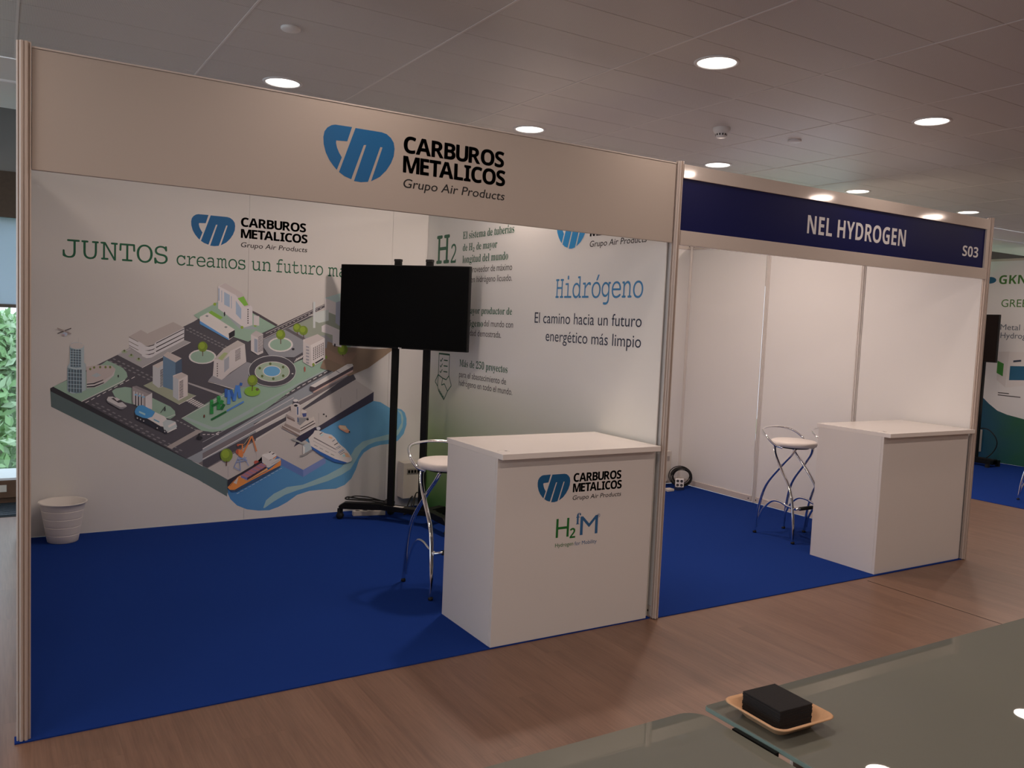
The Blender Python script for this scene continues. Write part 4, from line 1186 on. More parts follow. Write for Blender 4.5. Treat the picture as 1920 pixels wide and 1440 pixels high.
def logo(parent, frame, u0, u1, v0, v1, off=.0006, m=M_logo):
    mb = MB(); O, U, V, N = frame
    for poly in LOGO:
        P = [O + U * (u0 + a * (u1 - u0)) + V * (v0 + b * (v1 - v0) / LH[0]) + N * off for a, b in poly]
        mb.add(P, [tuple(range(len(P)))])
    return mb.build('emblem', m, parent, fix=False, label='blue rounded emblem with two stylised letters')
# fascia branding
F0 = FR(0.0)
logo(fa, F0, 1.044, 1.362, 2.170, 2.393)
letters('lettering', M_black_ink, fa, F0, [
    ('CARBUROS', 'bold', 1.405, 1.912, 2.322, .070, TIGHT), ('METALICOS', 'bold', 1.405, 1.922, 2.237, .070, TIGHT),
    ('Grupo Air Products', 'sans', 1.405, 1.921, 2.172, .038, {'off': .006, 'shear': .18})], label='black company name lettering')
# back wall print
pb = [o for o in b1.children if o.name.startswith('printed_board')]
FB = FR(YB)
logo(pb[0], FB, 1.083, 1.394, 2.068, 2.29)
letters('lettering', M_black_ink, pb[0], FB, [
    ('CARBUROS', 'bold', 1.436, 1.928, 2.230, .066, TIGHT), ('METALICOS', 'bold', 1.437, 1.942, 2.146, .065, TIGHT),
    ('Grupo Air Products', 'sans', 1.435, 1.940, 2.078, .036, {'off': .004, 'shear': .18})], label='black company name lettering')
letters('headline', M_green, pb[0], FB, [
    ('JUNTOS', 'slab', .264, .928, 1.914, .122, {'track': .05, 'off': -.004}), ('creamos', 'slab', .988, 1.474, 1.911, .092, SLIM), ('un', 'slab', 1.519, 1.668, 1.910, .092, SLIM),
    ('futuro', 'slab', 1.706, 2.073, 1.908, .092, SLIM), ('más', 'slab', 2.114, 2.34, 1.904, .092, SLIM)], label='dark green slab serif headline')
def city():
    me = bpy.data.meshes.new('city_illustration'); vs, fs, mi = [], [], []; mats = {}; order = []
    for k, line in enumerate(ART.strip().split('\n')):
        q = [int(v) for v in line.split()]; col = tuple(q[:3]); nums = [v / 1000 for v in q[3:]]
        pts = list(zip(nums[0::2], nums[1::2]))
        if col not in mats:
            mats[col] = len(order)
            if col[0] < 0:
                def sea(n, s, b):
                    f = math_node(n, 'MULTIPLY_ADD' if False else 'MULTIPLY', math_node(n, 'SUBTRACT', s.outputs[0], 1.3), .75, True)
                    n.links.new(ramp(n, f, [(0, ink((50, 88, 124))), (1, ink((74, 112, 132)))]), b.inputs['Base Color'])
                order.append(gradient_mat('printed_sea', sea))
            else:
                order.append(mat('ink_%d_%d_%d' % col, ink(col), .5))
        o = len(vs); y = YB - .0004 - k * .000012
        vs += [(x, y, z) for x, z in pts]; fs.append(tuple(range(o, o + len(pts)))); mi.append(mats[col])
    me.from_pydata(vs, [], fs); me.update(); me.polygons.foreach_set('material_index', mi)
    for m in order: me.materials.append(m)
    o = bpy.data.objects.new('city_illustration', me); COL.objects.link(o); o.parent = pb[0]
    o['label'] = 'printed isometric drawing of a small city with harbour and ships'
city()
# right wall print
FW = FX(XR)
U = lambda y: -y
def rowx(s, st, ya, yb, z, h, kw=None): return (s, st, -ya, -yb, z, h, kw or {})
letters('headline', M_green, sideb, FW, [rowx('H', 'slab', 2.848, 2.618, 2.055, .230), rowx('2', 'slab', 2.590, 2.500, 2.054, .138)], label='large dark green letters')
letters('lettering', M_green, sideb, FW, [
    rowx('El sistema de tuberías', 'serif', 2.394, 1.631, 2.231, .056), rowx('de H₂ de mayor', 'serif', 2.390, 1.859, 2.139, .054),
    rowx('longitud del mundo', 'serif', 2.387, 1.699, 2.047, .056), rowx('mayor productor de', 'serif', 2.293, 1.614, 1.657, .050),
    rowx('rógeno', 'serif', 2.285, 2.022, 1.561, .050), rowx('Más de 250 proyectos', 'serif', 2.373, 1.642, 1.244, .054)], label='small dark green lettering')
letters('lettering', M_grey_ink, sideb, FW, [
    rowx('proveedor de máximo', 'sans', 2.252, 1.638, 1.970, .048), rowx('en hidrógeno licuado.', 'sans', 2.237, 1.633, 1.895, .046),
    rowx('del mundo con', 'sans', 2.009, 1.593, 1.566, .046), rowx('idad demostrada.', 'sans', 2.237, 1.751, 1.489, .046),
    rowx('para el abastecimiento de', 'sans', 2.371, 1.655, 1.160, .046), rowx('hidrógeno en todo el mundo.', 'sans', 2.369, 1.564, 1.094, .046)], label='small grey lettering')
letters('headline', M_sky_ink, sideb, FW, [rowx('Hidrógeno', 'slab', 1.081, .213, 1.772, .122, SLIM)], label='large light blue slab serif word')
letters('lettering', M_navy, sideb, FW, [rowx('El camino hacia un futuro', 'sans', 1.317, .211, 1.608, .070), rowx('energético más limpio', 'sans', 1.174, .207, 1.492, .070)], label='navy slogan in two lines')
logo(sideb, FW, -1.105, -.765, 2.082, 2.318, m=mat('bright_blue_ink', (.03, .32, .72, 1), .45))
letters('lettering', M_black_ink, sideb, FW, [rowx('CARBUROS', 'bold', .738, .212, 2.232, .068, TIGHT), rowx('METALICOS', 'bold', .738, .206, 2.147, .068, TIGHT), rowx('Grupo Air Products', 'sans', .738, .208, 2.082, .036, {'off': .003, 'shear': .18})], label='black company name lettering')
def lines(name, m, parent, frame, segs, w, label=None):
    mb = MB(); O, U_, V_, N = frame
    for (a, b, c, d) in segs:
        p = Vector((a, b)); q = Vector((c, d)); t = (q - p).normalized(); nn = Vector((-t.y, t.x)) * w / 2
        mb.add([O + U_ * v.x + V_ * v.y + N * .0007 for v in (p - nn, q - nn, q + nn, p + nn)], [(0, 1, 2, 3)])
    return mb.build(name, m, parent, fix=False, label=label)
segs = [(-2.735, 1.150, -2.735, 1.329), (-2.735, 1.322, -2.545, 1.322), (-2.735, 1.327, -2.545, 1.327), (-2.545, 1.329, -2.545, 1.155),
        (-2.735, 1.150, -2.655, 1.128), (-2.655, 1.128, -2.59, 1.12), (-2.59, 1.12, -2.545, 1.155), (-2.735, 1.155, -2.79, 1.09), (-2.79, 1.09, -2.74, 1.055), (-2.74, 1.055, -2.735, 1.155),
        (-2.545, 1.155, -2.497, 1.08), (-2.497, 1.08, -2.56, 1.03), (-2.56, 1.03, -2.62, .955), (-2.62, .955, -2.72, 1.02), (-2.72, 1.02, -2.74, 1.055), (-2.655, 1.128, -2.67, 1.07), (-2.67, 1.07, -2.62, 1.085), (-2.62, 1.085, -2.56, 1.03)]
for k in range(3):
    z = 1.275 - k * .046; segs += [(-2.71, z, -2.695, z - .014), (-2.695, z - .014, -2.665, z + .016), (-2.645, z, -2.575, z)]
for k in range(4): segs.append((-2.715 + k * .026, 1.035 - k * .016, -2.69 + k * .026, .995 - k * .012))
lines('checklist_icon', M_green, sideb, FW, segs, .009, 'green line drawing of a checklist over two hands')

# --- right booth
b2 = thing('exhibition_booth', 'middle exhibition booth shell with blue fascia and plain white walls', 'booth', (0, 0, 0))
for x in (4.0, 5.0): post(b2, x, 3.055)
post(b2, 5.982, 0, 1.0); post(b2, 5.982, 1.01); post(b2, 5.982, 2.02); post(b2, 5.982, 3.055)
for (a, b) in ((3.0085, 4.0), (4.0, 5.0), (5.0, 5.982)): panel_run(b2, a, 3.055, b, 3.055, 1)
panel_run(b2, 5.982, 0, 5.982, 3.055, 3)
MB().box(3.022, -.012, 2.411, 5.962, .018, BH).build('fascia_beam', M_alu_white, b2, bevel=.002)
MB().box(3.022, -.012, 2.058, 5.962, .018, 2.136).build('fascia_beam', M_alu_white, b2, bevel=.002)
f2 = MB().box(3.022, 0, 2.136, 5.925, .006, 2.411).build('fascia_panel', M_blue, b2)
MB().box(5.925, -.012, 2.136, 5.962, .018, 2.411).build('fascia_end', M_alu_white, b2)
letters('lettering', M_white_vinyl, f2, FR(0.0), [('NEL HYDROGEN', 'bold', 4.037, 5.004, 2.213, .108), ('S03', 'bold', 5.662, 5.856, 2.205, .072)], label='white company name and booth number')

# --- carpets
MB().prism([(-.055, -.028), (1.95, .006), (2.978, .011), (2.978, 3.02), (-.002, 3.02), (-.002, .03), (-.055, .03)], 0, .005).build('carpet', M_carpet, label='blue carpet of the left booth under the television stand', cat='carpet')
MB().box(3.022, -.004, 0, 5.965, 3.04, .005).build('carpet', M_carpet, label='blue carpet of the middle booth under the two white stools', cat='carpet')

# ------------------------------------------------------------------ counters
def counter(x0, label, hole):
    t = thing('reception_counter', label, 'counter', (x0, 0, 0))
    MB().box(0, .012, .0055, .992, .030, .944).build('front_panel', M_lam, t, bevel=.001)
    MB().box(-.001, .030, .0055, .018, .54, .944).build('side_panel', M_lam, t, bevel=.001)
    MB().box(.974, .030, .0055, .993, .54, .944).build('side_panel', M_lam, t, bevel=.001)
    MB().box(.018, .05, .10, .974, .52, .118).build('shelf', M_lam, t); MB().box(.018, .05, .48, .974, .5, .498).build('shelf', M_lam, t)
    tp = MB().box(-.001, -.035, .944, .993, .558, .972).build('countertop', M_lamtop, t, bevel=.0015)
    hx, hy = hole
    MB().lathe([(.030, .972), (.030, .9732), (.024, .9736), (.0005, .9736)], 24, (hx, hy, 0)).build('cable_cap', M_lamtop, t)
    MB().lathe([(.008, .9738), (.0005, .9739)], 12, (hx + .012, hy - .004, 0), cap1=False).build('cap_slot', M_black, t)
    return t
c1 = counter(1.955, 'white reception counter with printed front at the left booth', (.055, .055))
c2 = counter(4.955, 'plain white reception counter without print in the middle booth', (.07, .08))
fp = [o for o in c1.children if o.name.startswith('front_panel')][0]
FC = (Vector((-1.955, .012, 0)), Vector((1, 0, 0)), Vector((0, 0, 1)), Vector((0, -1, 0)))
logo(fp, FC, 2.191, 2.390, .706, .849, m=mat('deep_blue_ink', (.010, .11, .27, 1), .45))
letters('lettering', M_black_ink, fp, FC, [('CARBUROS', 'bold', 2.411, 2.721, .802, .044, TIGHT), ('METALICOS', 'bold', 2.410, 2.727, .749, .044, TIGHT), ('Grupo Air Products', 'sans', 2.409, 2.725, .708, .023, {'off': .003, 'shear': .18})], label='black company name lettering')
letters('lettering', M_green2, fp, FC, [('H', 'sans', 2.316, 2.396, .519, .098, {}), ('2', 'bold', 2.403, 2.438, .509, .052), ('Hydrogen', 'sans', 2.315, 2.428, .470, .020)], label='green part of the mobility mark')
letters('lettering', M_sky_ink if False else mat('mid_blue_ink', (.03, .13, .30, 1), .5), fp, FC, [('f', 'serif', 2.439, 2.469, .578, .058), ('M', 'sans', 2.467, 2.581, .519, .098), ('®', 'sans', 2.574, 2.594, .604, .018), ('for Mobility', 'sans', 2.437, 2.579, .468, .020)], label='blue part of the mobility mark')

# ------------------------------------------------------------------ bar stools
def make_stool(label):
    t = thing('bar_stool', label, 'stool', (0, 0, 0))
    MB().lathe([(.0005, .725), (.150, .725), (.170, .732), (.176, .748), (.172, .764), (.158, .771), (.0005, .774)], 48).build('seat', M_seat, t)
    MB().lathe([(.0005, .712), (.115, .712), (.118, .725), (.0005, .725)], 32).build('seat_plate', M_black, t)
    for sx in (-1, 1):
        for sy in (-1, 1):
            P = [(sx * .170, sy * .19, .012), (sx * .164, sy * .172, .2), (sx * .152, sy * .12, .4), (sx * .135 + sy * .012, 0, .575), (sx * .118 + sy * .014, -sy * .065, .66), (sx * .10 + sy * .01, -sy * .095, .716)]
            lg = MB().tube(P, .0085, .0135, 12, up=(1, 0, 0)).build('leg', M_chrome, t)
            MB().lathe([(.0005, .004), (.014, .004), (.014, .018), (.0005, .018)], 12, (sx * .170, sy * .19, 0)).build('foot_cap', M_rubber, lg)
    fr = MB()
    for sx in (-1, 1):
        fr.tube([(sx * .154, .185, .05), (sx * .152, .170, .13), (sx * .150, .12, .225), (sx * .149, .05, .288), (sx * .149, -.03, .295), (sx * .149, -.10, .275), (sx * .145, -.172, .268)], .010, .006, 10, up=(1, 0, 0))
    fr.tube([(-.160, -.182, .268), (0, -.182, .268), (.160, -.182, .268)], .009, n=12, sub=1)
    f = fr.build('footrest', M_chrome, t)
    MB().tube([(-.105, -.182, .268), (.105, -.182, .268)], .0145, n=14, sub=1).build('rubber_sleeve', M_rubber, f)
    MB().tube([(-.150, -.02, .718), (-.182, .03, .735), (-.196, .10, .790), (-.150, .19, .838), (0, .228, .852), (.150, .19, .838), (.196, .10, .790), (.182, .03, .735), (.150, -.02, .718)], .0085, n=12).build('backrest_loop', M_chrome, t)
    return t
st1 = make_stool('white bar stool with chrome legs half hidden behind the printed counter'); st1.location = (2.165, .955, .003)
st2 = copy_tree(st1); st2.location = (5.245, .99, .003); st2['label'] = 'white bar stool standing free beside the plain counter, nearer the viewer'
st3 = copy_tree(st1); st3.location = (5.64, .83, .003); st3['label'] = 'second white bar stool almost hidden behind the plain counter'
st4 = copy_tree(st1); st4.location = (9.03, .915, .003); st4['label'] = 'bar stool cut by the right picture edge in the far booth'

# ------------------------------------------------------------------ television on wheeled stand
TA = R(-52.3)
tv = thing('television_stand', 'black wheeled television stand with two uprights in the booth corner', 'stand', (2.575, 2.50, 0), TA)
# local: x along the screen (to the viewer's right), y away from the viewer
for sx in (-.095, .175):
    c = MB().box(sx - .026, -.016, .10, sx + .026, .016, 2.03).build('upright', M_black, tv, bevel=.003)
    MB().box(sx - .028, -.018, 2.03, sx + .028, .018, 2.05).build('upright_cap', M_rubber, c, bevel=.003)
MB().box(-.21, -.04, .092, .29, .04, .132).build('base_beam', M_black, tv, bevel=.003)
MB().box(-.05, -.035, .132, .03, -.005, .135).build('rating_label', mat('white_label', (.6, .58, .55, 1), .5), tv)
cast = MB().lathe([(.0005, -.02), (.024, -.02), (.026, -.012), (.026, .012), (.024, .02), (.0005, .02)], 20).mesh('wheel', M_rubber)
for (sx, ex, ey) in ((-.15, -.47, -.13), (.23, .50, -.20), (-.15, -.20, .20), (.23, .28, .20)):
    a = Vector((sx, 0, 0)); e = Vector((ex, ey, 0)); d = (e - a); L = d.length; ang = math.atan2(d.y, d.x)
    M = Matrix.Translation(a) @ Matrix.Rotation(ang, 4, 'Z')
    m = MB(); vs = [(0, -.03, .09), (L, -.03, .09), (L, .03, .09), (0, .03, .09), (0, -.03, .14), (L - .035, -.03, .14), (L - .035, .03, .14), (0, .03, .14), (L + .01, -.03, .11), (L + .01, .03, .11)]
    m.add([M @ Vector(v) for v in vs], [(0, 3, 2, 1), (4, 5, 6, 7), (0, 1, 8, 5, 4), (3, 7, 6, 9, 2), (1, 2, 9, 8), (8, 9, 6, 5), (0, 4, 7, 3)])
    ft = m.build('foot', M_black, tv, bevel=.002)
    cf = MB().box(ex - .012, ey - .022, .03, ex + .012, ey + .022, .091).build('caster', M_rubber, tv)
    wq = bpy.data.objects.new('wheel', cast); COL.objects.link(wq); wq.parent = cf; wq.location = (ex, ey, .0315); wq.rotation_euler = (R(90), 0, 0)
tvs = thing('television', 'large black flat television switched off on the wheeled stand', 'television', (2.515, 2.455, 1.683), TA)
MB().box(-.548, -.012, -.316, .548, .028, .316).build('housing', M_black, tvs, bevel=.004)
MB().box(-.541, -.0135, -.306, .541, -.0122, .309).build('screen', M_screen, tvs)
MB().box(-.40, .029, -.22, .40, .05, .18).build('rear_cover', M_black, tvs, bevel=.01)
MB().lathe([(.006, 0), (.0005, .0004)], 14).box(.008, -.003, 0, .022, .003, .0004).build('badge', M_white_vinyl, tvs).matrix_local = Matrix.Translation((-.018, -.0136, -.3112)) @ Matrix.Rotation(R(90), 4, 'X')

# ------------------------------------------------------------------ small items on the carpets
def bin_():
    t = thing('waste_bin', 'white tapered ribbed waste bin at the left end of the printed wall', 'bin', (.262, 2.86, .005))
    pr = [(.0005, .0), (.090, .0), (.094, .004)]
    for k in range(1, 5):
        z = .055 * k; r = .094 + z * .165
        pr += [(r - .0009, z - .006), (r, z - .0012), (r - .0016, z), (r, z + .0012), (r + .0009, z + .006)]
    pr += [(.138, .262), (.146, .268), (.146, .272), (.137, .270), (.090, .006), (.0005, .006)]
    MB().lathe(pr, 40).build('bucket', M_binw, t); MB().lathe([(.1465, .264), (.150, .268), (.1465, .274), (.143, .270), (.1465, .264)], 40).build('rim', M_binw, t)
bin_()
def socket_box(name, x, y, z0, w, d, h, label, rz=0, n=3):
    t = thing(name, label, 'power box', (x, y, z0), rz)
    MB().box(-w / 2, -d / 2, 0, w / 2, d / 2, h).build('casing', M_plastic, t, bevel=.004)
    MB().box(-w / 2 + .03, -d / 2 - .004, h * .69, w / 2 - .03, -d / 2 + .001, h * .84).build('breaker_window', mat('smoked_cover', (.35, .32, .29, 1), .3), t)
    for k in range(n):
        MB().box(-w / 2 + .038 + k * .028, -d / 2 - .009, h * .72, -w / 2 + .056 + k * .028, -d / 2 - .003, h * .80).build('breaker', M_black, t)
    return t
socket_box('distribution_box', 2.862, 2.950, .10, .20, .12, .30, 'beige electrical distribution box on the corner wall behind the television stand', n=4)
socket_box('distribution_box', 5.62, 2.985, .055, .27, .10, .31, 'beige electrical box low on the wall beside the middle post', n=4)
cab = MB().tube([(2.84, 2.872, .12), (2.78, 2.80, .10), (2.74, 2.75, .02), (2.80, 2.70, .012), (2.88, 2.72, .012), (2.92, 2.80, .03), (2.90, 2.872, .13)], .006, n=8)
cab.tube([(2.90, 2.872, .14), (2.84, 2.80, .16), (2.77, 2.74, .07), (2.74, 2.72, .02), (2.80, 2.66, .012), (2.88, 2.64, .03)], .005, n=8)
cab.tube([(2.87, 2.872, .13), (2.82, 2.78, .12), (2.76, 2.70, .04), (2.70, 2.72, .012), (2.76, 2.78, .012), (2.84, 2.78, .04)], .005, n=8)
cab.build('power_cable', M_rubber, label='black cables looping from the beige box down to the television stand base', cat='cable')
cb = MB().tube([(2.50, 2.66, .148), (2.44, 2.73, .150), (2.34, 2.79, .155), (2.25, 2.80, .172), (2.22, 2.77, .165), (2.28, 2.74, .160), (2.38, 2.69, .155), (2.48, 2.60, .148)], .006, n=8)
cb.tube([(2.47, 2.67, .155), (2.40, 2.75, .17), (2.31, 2.80, .175), (2.25, 2.79, .165)], .005, n=8)
cb.build('coiled_cable', M_rubber, label='black cable coiled over the left foot of the television stand', cat='cable')
ps = thing('power_strip', 'grey power strip on the carpet under the television stand foot', 'power strip', (2.44, 2.83, .005), R(-12))
MB().box(-.13, -.03, 0, .13, .03, .04).build('casing', M_plastic, ps, bevel=.004)
for k in range(4): MB().lathe([(.019, .0402), (.0005, .0403)], 18, (-.09 + k * .06, 0, 0)).build('socket', M_grey_ink, ps)
# coil of cable with a four way socket in the middle booth
cc = MB(); random.seed(3)
CM = Matrix.Translation((5.80, 2.84, .118)) @ Matrix.Rotation(R(-32), 4, 'Z') @ Matrix.Rotation(R(-14), 4, 'X')
for k in range(7):
    rr = .085 + random.random() * .038; ox, oz = random.uniform(-.016, .02), random.uniform(-.012, .012); dy = (k - 3) * .010
    cc.tube([CM @ Vector((ox + rr * math.cos(a * math.pi / 6), dy + .006 * math.sin(a * 2 + k), oz + rr * .86 * math.sin(a * math.pi / 6))) for a in range(12)], .0048, n=8, closed=True, sub=3)
cc.build('coiled_cable', M_rubber, label='black extension cable coiled upright in the corner of the middle booth', cat='cable')
sk = thing('socket_block', 'white four way socket block in front of the cable coil', 'socket', (5.70, 2.74, .035), R(-38))
MB().box(-.042, -.02, 0, .042, .02, .084).build('casing', M_trim, sk, bevel=.004)
for sx in (-.019, .019):
    for sz in (.022, .062):
        m = MB().lathe([(.014, 0), (.0005, .0)], 18).build('socket', M_grey_ink, sk); m.location = (sx, -.0208, sz); m.rotation_euler = (R(90), 0, 0)
MB().box(5.655, 2.715, .005, 5.745, 2.765, .034).build('power_adapter', mat('dark_blue_plastic', (.02, .03, .08, 1), .4), bevel=.004, label='dark adapter lying under the white socket block', cat='adapter')
MB().box(5.515, 2.70, .005, 5.60, 2.77, .03).build('power_adapter', M_plastic, bevel=.004, label='pale adapter on the carpet beside the middle post', cat='adapter')

# ------------------------------------------------------------------ glass tables with tray of napkins
def glass_mat(name, col):
    m = mat(name, col, .012, 0, 1.85); return m
M_glass = glass_mat('back_painted_frosted_glass', (.17, .18, .155, 1))
M_gedge = mat('polished_glass_edge', (.20, .28, .25, 1), .08)
def glass_table(name, x0, x1, y0, y1, z, label, rc):
    t = thing(name, label, 'table', ((x0 + x1) / 2, (y0 + y1) / 2, 0)); hx, hy = (x1 - x0) / 2, (y1 - y0) / 2
    poly = []
    for (cx, cy, a0) in ((hx - rc, hy - rc, 0), (-hx + rc, hy - rc, 90), (-hx + rc, -hy + rc, 180), (hx - rc, -hy + rc, 270)):
        for k in range(7): a = R(a0 + 15 * k); poly.append((cx + rc * math.cos(a), cy + rc * math.sin(a)))
    MB().prism(poly, z - .010, z).build('glass_top', M_glass, t, bevel=.0008, seg=1)
    MB().prism([(px * (1 + .0008 / hx), py * (1 + .0008 / hy)) for px, py in poly], z - .0088, z - .0012).build('glass_edge', M_gedge, t)
    for sx in (-1, 1):
        for sy in (-1, 1):
            px, py = sx * (hx - .14), sy * (hy - .12)
            l = MB().tube([(px, py, .02), (px, py, z - .03)], .022, n=20, sub=1).build('leg', M_chrome, t)
            MB().lathe([(.0005, 0), (.035, 0), (.035, .012), (.02, .02), (.0005, .02)], 20, (px, py, 0)).build('foot', M_rubber, l)
            MB().lathe([(.0005, z - .03), (.03, z - .03), (.03, z - .0105), (.0005, z - .0105)], 20, (px, py, 0)).build('glass_mount', M_chrome, l)
    return t
glass_table('glass_table', 1.052, 3.35, -3.16, -2.318, .890, 'green tinted glass table holding the tray of black napkins', .006)
glass_table('glass_table', -.75, 1.036, -3.16, -2.312, .884, 'green tinted glass table with rounded corner at the bottom centre', .045)
MB().box(1.040, -2.50, .876, 1.049, -2.40, .884).build('glass_clip', M_black, label='small black clip in the gap between the two glass tables', cat='clip')
def tray():
    t = thing('paper_tray', 'tan moulded pulp tray on the right glass table', 'tray', (1.128, -2.428, .8905), R(-2))
    def ring(h, z, r, n=6, p=0):
        out = []
        for (cx, cy, a0) in ((h - r, h - r, 0), (-h + r, h - r, 90), (-h + r, -h + r, 180), (h - r, -h + r, 270)):
            for k in range(n + 1):
                a = R(a0 + 90 * k / n); x, y = cx + r * math.cos(a), cy + r * math.sin(a)
                out.append((x, y, z + p * (abs(x) * abs(y)) / (h * h)))
        return out
    rings = [ring(.040, .0015, .012), ring(.046, .004, .014), ring(.064, .022, .018, p=.003), ring(.072, .0245, .022, p=.004), ring(.074, .0225, .022, p=.004), ring(.071, .0215, .022, p=.004), ring(.063, .019, .018, p=.003), ring(.045, .0015, .014), ring(.040, .0, .012)]
    n = len(rings[0]); m = MB(); vs = [v for r in rings for v in r]; fs = []
    for k in range(len(rings) - 1):
        for i in range(n): fs.append((k * n + i, k * n + (i + 1) % n, (k + 1) * n + (i + 1) % n, (k + 1) * n + i))
    fs.append(tuple(range(n))); fs.append(tuple((len(rings) - 1) * n + i for i in range(n)))
    m.add(vs, fs, True); m.build('dish', M_pulp, t)
tray()
nb = MB(); random.seed(5)
for k in range(14):
    z = .8925 + k * .0029; dx, dy = random.uniform(-.0006, .0006), random.uniform(-.0006, .0006)
    M = Matrix.Translation((1.131 + dx, -2.421 + dy, z)) @ Matrix.Rotation(R(-2 + random.uniform(-.5, .5)), 4, 'Z')
    q = MB().box(-.0415, -.046, 0, .0415, .046, .00275, M)
    o = q.build('napkin', M_napkin, bevel=.0006, seg=1)
    o['label'] = 'topmost black paper napkin in the tan tray' if k == 13 else 'black paper napkin inside the stack in the tan tray, below the topmost'
    o['category'] = 'napkin'; o['group'] = 'black napkins stacked in the tan tray'
    if k == 13: del o['group']

# ------------------------------------------------------------------ far booth at the right
b3 = thing('exhibition_booth', 'far right exhibition booth with green and blue printed wall', 'booth', (0, 0, 0))
BX = 11.35; H3 = 2.73
for y in (3.02, 1.9, .8, -.3): post(b3, BX + .035, y, 1, H3 - .05)
brd = MB().box(BX, -.3, .0055, BX + .012, 3.0, H3 - .01).build('printed_board', M_print, b3)
MB().box(8.45, 3.03, .06, BX + .03, 3.036, BH).build('wall_panel', M_panel, b3)
MB().box(BX - .002, -.3, H3 - .03, BX + .03, 3.0, H3).build('top_rail', M_alu, b3)
F3 = FX(BX)
def wave(n, s, b):
    f = math_node(n, 'MULTIPLY', math_node(n, 'SUBTRACT', 3.05, s.outputs[1]), 1.0, True)
    t = n.nodes.new('ShaderNodeTexNoise'); t.inputs['Scale'].default_value = 2.2; g_ = n.nodes.new('ShaderNodeNewGeometry'); n.links.new(g_.outputs['Position'], t.inputs['Vector'])
    f2 = math_node(n, 'ADD', f, math_node(n, 'MULTIPLY', math_node(n, 'SUBTRACT', t.outputs['Fac'], .5), .7), True)
    n.links.new(ramp(n, f2, [(0, (.010, .085, .17, 1)), (.35, (.012, .085, .11, 1)), (.7, (.015, .10, .055, 1)), (1, (.012, .13, .03, 1))]), b.inputs['Base Color'])
M_wave = gradient_mat('printed_blue_green_wave', wave)
pts = [(-3.0, .89), (-2.95, .865), (-2.85, .78), (-2.732, .70), (-2.6, .66), (-2.47, .64), (-2.38, .625), (-2.1, .60), (-1.6, .64), (-1.0, .78), (-.3, 1.05), (.3, 1.3), (.3, .005), (-3.0, .005)]
MB().add([F3[0] + F3[1] * a + F3[2] * b + F3[3] * .0005 for a, b in pts], [tuple(range(len(pts)))]).build('printed_wave', M_wave, brd, fix=False)
M_g3 = mat('leaf_green_ink', (.06, .19, .035, 1), .5)
letters('lettering', M_g3, brd, F3, [('GKN', 'bold', -2.855, -2.50, 2.395, .115), ('HYDROGEN', 'bold', -2.44, -1.55, 2.385, .115), ('GREEN', 'sans', -2.80, -2.36, 2.09, .10, {})], label='green lettering of the far booth')
letters('lettering', mat('slate_ink', (.12, .15, .18, 1), .5), brd, F3, [('Metal Hydride', 'sans', -2.785, -2.10, 1.785, .075, {}), ('Hydrogen', 'sans', -2.775, -2.34, 1.675, .075, {})], label='slate grey two line caption')
lines('small_print', M_grey_ink, brd, F3, [(-2.745, .942, -2.60, .942), (-2.745, .912, -2.45, .907)], .012)
def flat(name, m, parent, frame, poly, off=.0007):
    return MB().add([frame[0] + frame[1] * a + frame[2] * b + frame[3] * off for a, b in poly], [tuple(range(len(poly)))]).build(name, m, parent, fix=False)
circ = [(-2.975 + .063 * 1.3 * math.cos(R(a)), 2.448 + .045 * math.sin(R(a))) for a in range(0, 360, 20)]
flat('emblem', mat('teal_ink', (.02, .13, .24, 1), .5), brd, F3, circ)
# printed container unit
W3 = mat('ink_white_unit', (.66, .64, .62, 1), .5)
flat('printed_unit_side', W3, brd, F3, [(-2.79, 1.49), (-2.64, 1.50), (-2.655, 1.02), (-2.775, 1.11)])
flat('printed_unit_front', mat('ink_unit_front', (.72, .70, .68, 1), .5), brd, F3, [(-2.64, 1.50), (-2.1, 1.50), (-2.1, 1.12), (-2.645, 1.02)])
flat('printed_unit_patch', mat('ink_unit_green', (.05, .24, .04, 1), .5), brd, F3, [(-2.785, 1.37), (-2.70, 1.335), (-2.70, 1.165), (-2.785, 1.205)], .001)
flat('printed_unit_patch', mat('ink_unit_teal', (.02, .12, .22, 1), .5), brd, F3, [(-2.615, 1.31), (-2.1, 1.33), (-2.1, 1.16), (-2.615, 1.12)], .001)
flat('printed_unit_patch', M_navy, brd, F3, [(-2.58, 1.385), (-2.48, 1.40), (-2.48, 1.375), (-2.58, 1.36)], .001)
MB().box(8.425, -.3, 0, 11.34, 3.02, .005).build('carpet', M_carpet, label='blue carpet of the far right booth', cat='carpet')
t3 = thing('television_stand', 'black television stand in the far right booth beside the printed wave', 'stand', (10.86, 2.70, .005), R(-90))
MB().box(-.025, -.02, .05, .025, .02, 1.9).build('upright', M_black, t3)
MB().box(-.28, -.05, .03, .26, .05, .10).build('base', M_black, t3, bevel=.005)
for (ex, ey) in ((-.27, -.12), (.23, -.12), (-.27, .12), (.23, .12)):
    MB().box(ex - .03, min(0, ey), .04, ex + .03, max(0, ey), .085).build('foot', M_black, t3); MB().box(ex - .02, ey - .02, 0, ex + .02, ey + .02, .04).build('caster', M_rubber, t3)
tv3 = thing('television', 'dark flat screen seen edge-on past the blue fascia post', 'television', (10.70, 2.80, 1.66), R(-90))
MB().box(-.195, 0, -.305, .345, .04, .305).build('housing', M_black, tv3, bevel=.003)
MB().box(-.187, -.002, -.295, .337, 0, .295).build('screen', mat('brown_dark_screen', (.010, .006, .005, 1), .3, ior=1.2), tv3)
socket_box('distribution_box', 11.28, 2.945, .12, .10, .10, .30, 'pale electrical box on the far booth wall above the carpet', R(-90))
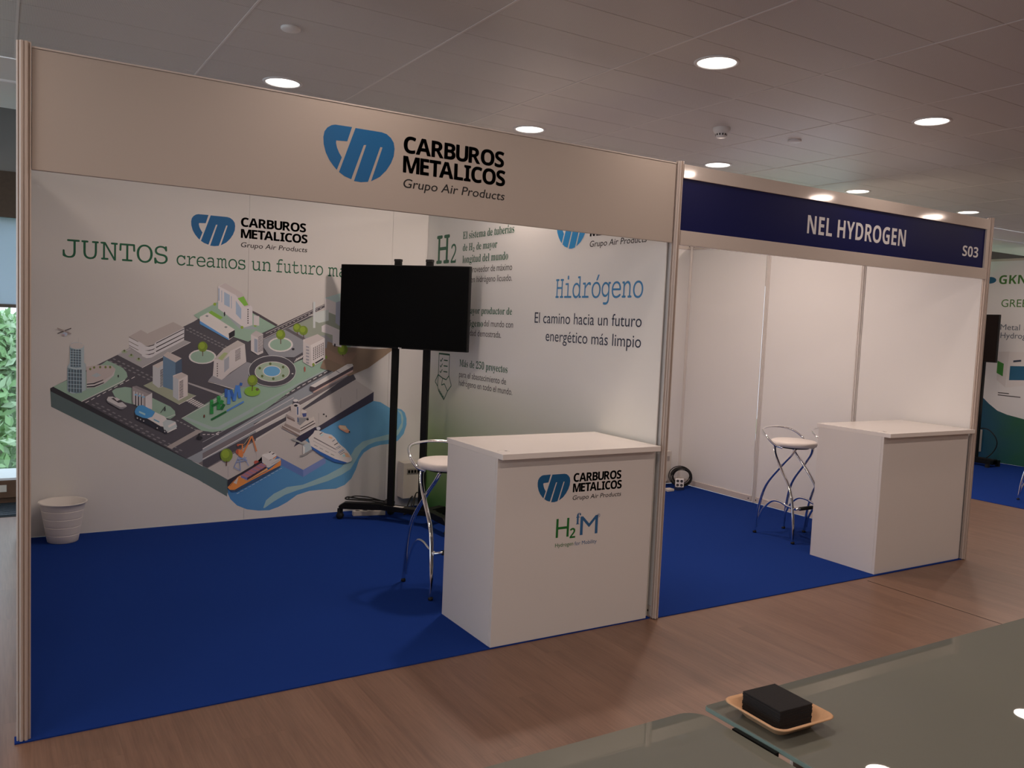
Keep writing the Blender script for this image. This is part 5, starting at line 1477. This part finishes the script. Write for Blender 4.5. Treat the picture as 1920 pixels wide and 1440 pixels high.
MB().tube([(11.2, 2.90, .44), (11.15, 2.78, .46), (11.12, 2.68, .44), (11.15, 2.62, .36), (11.2, 2.62, .26), (11.22, 2.68, .14), (11.2, 2.78, .03)], .007, n=8).build('power_cable', M_rubber, label='black cable looping beside the pale box in the far booth', cat='cable')
for k, z in enumerate((1.30, 1.18, 1.05, .92)):
    c_ = [(-2.985 + .018 * math.cos(R(a)), z + .018 * math.sin(R(a))) for a in range(0, 360, 30)]
    flat('printed_bubble', mat('ink_bubble', (.34, .37, .45, 1), .4), brd, F3, c_, .0009)

# ------------------------------------------------------------------ greenery outside the window
M_leaf = mat('mid_green_leaf', (.26, .46, .20, 1), .6); M_leaf2 = mat('pale_leaf', (.48, .66, .42, 1), .6); M_bark = mat('pale_bark', (.6, .58, .52, 1), .8)  # mid green and paler leaves, mixed at random
MB().box(-9, 5.2, -.9, 18, 40, -.8).build('ground_outside', mat('lawn', (.16, .28, .08, 1), .9), kind='structure')
def tree(x, y, h, r, label, seed):
    random.seed(seed); t = thing('leafy_tree', label, 'tree', (x, y, -.8))
    MB().tube([(0, 0, 0), (.05, 0, h * .4), (-.04, .05, h * .7), (0, 0, h * .95)], .07, n=8).build('trunk', M_bark, t)
    for mm, cnt in ((M_leaf, 2600), (M_leaf2, 1500)):
        m = MB()
        for i in range(cnt):
            u = random.uniform(0, 1); z = h * (.1 + .9 * u); rr = r * (1 - u * .75) * math.sqrt(random.random()); a = random.uniform(0, 6.283)
            p = Vector((rr * math.cos(a), rr * math.sin(a), z + random.uniform(-.1, .1))); s = random.uniform(.05, .10)
            q = Vector((random.gauss(0, 1), random.gauss(0, 1), random.gauss(0, 1))).normalized(); w_ = q.orthogonal().normalized()
            m.add([p - q * s, p + w_ * s * .45, p + q * s, p - w_ * s * .45], [(0, 1, 2, 3)])
        m.build('foliage', mm, t, fix=False, kind='stuff')
tree(-.12, 7.6, 2.2, 1.0, 'pale green conifer seen through the window behind the left post', 1)
tree(-3.1, 8.6, 3.0, 1.2, 'green tree outside the window further left', 2)
tree(2.6, 9.2, 2.6, 1.1, 'green tree outside the window hidden by the left booth', 4)
tree(-1.15, 5.75, 1.5, .55, 'low green shrub outside below the window', 9)
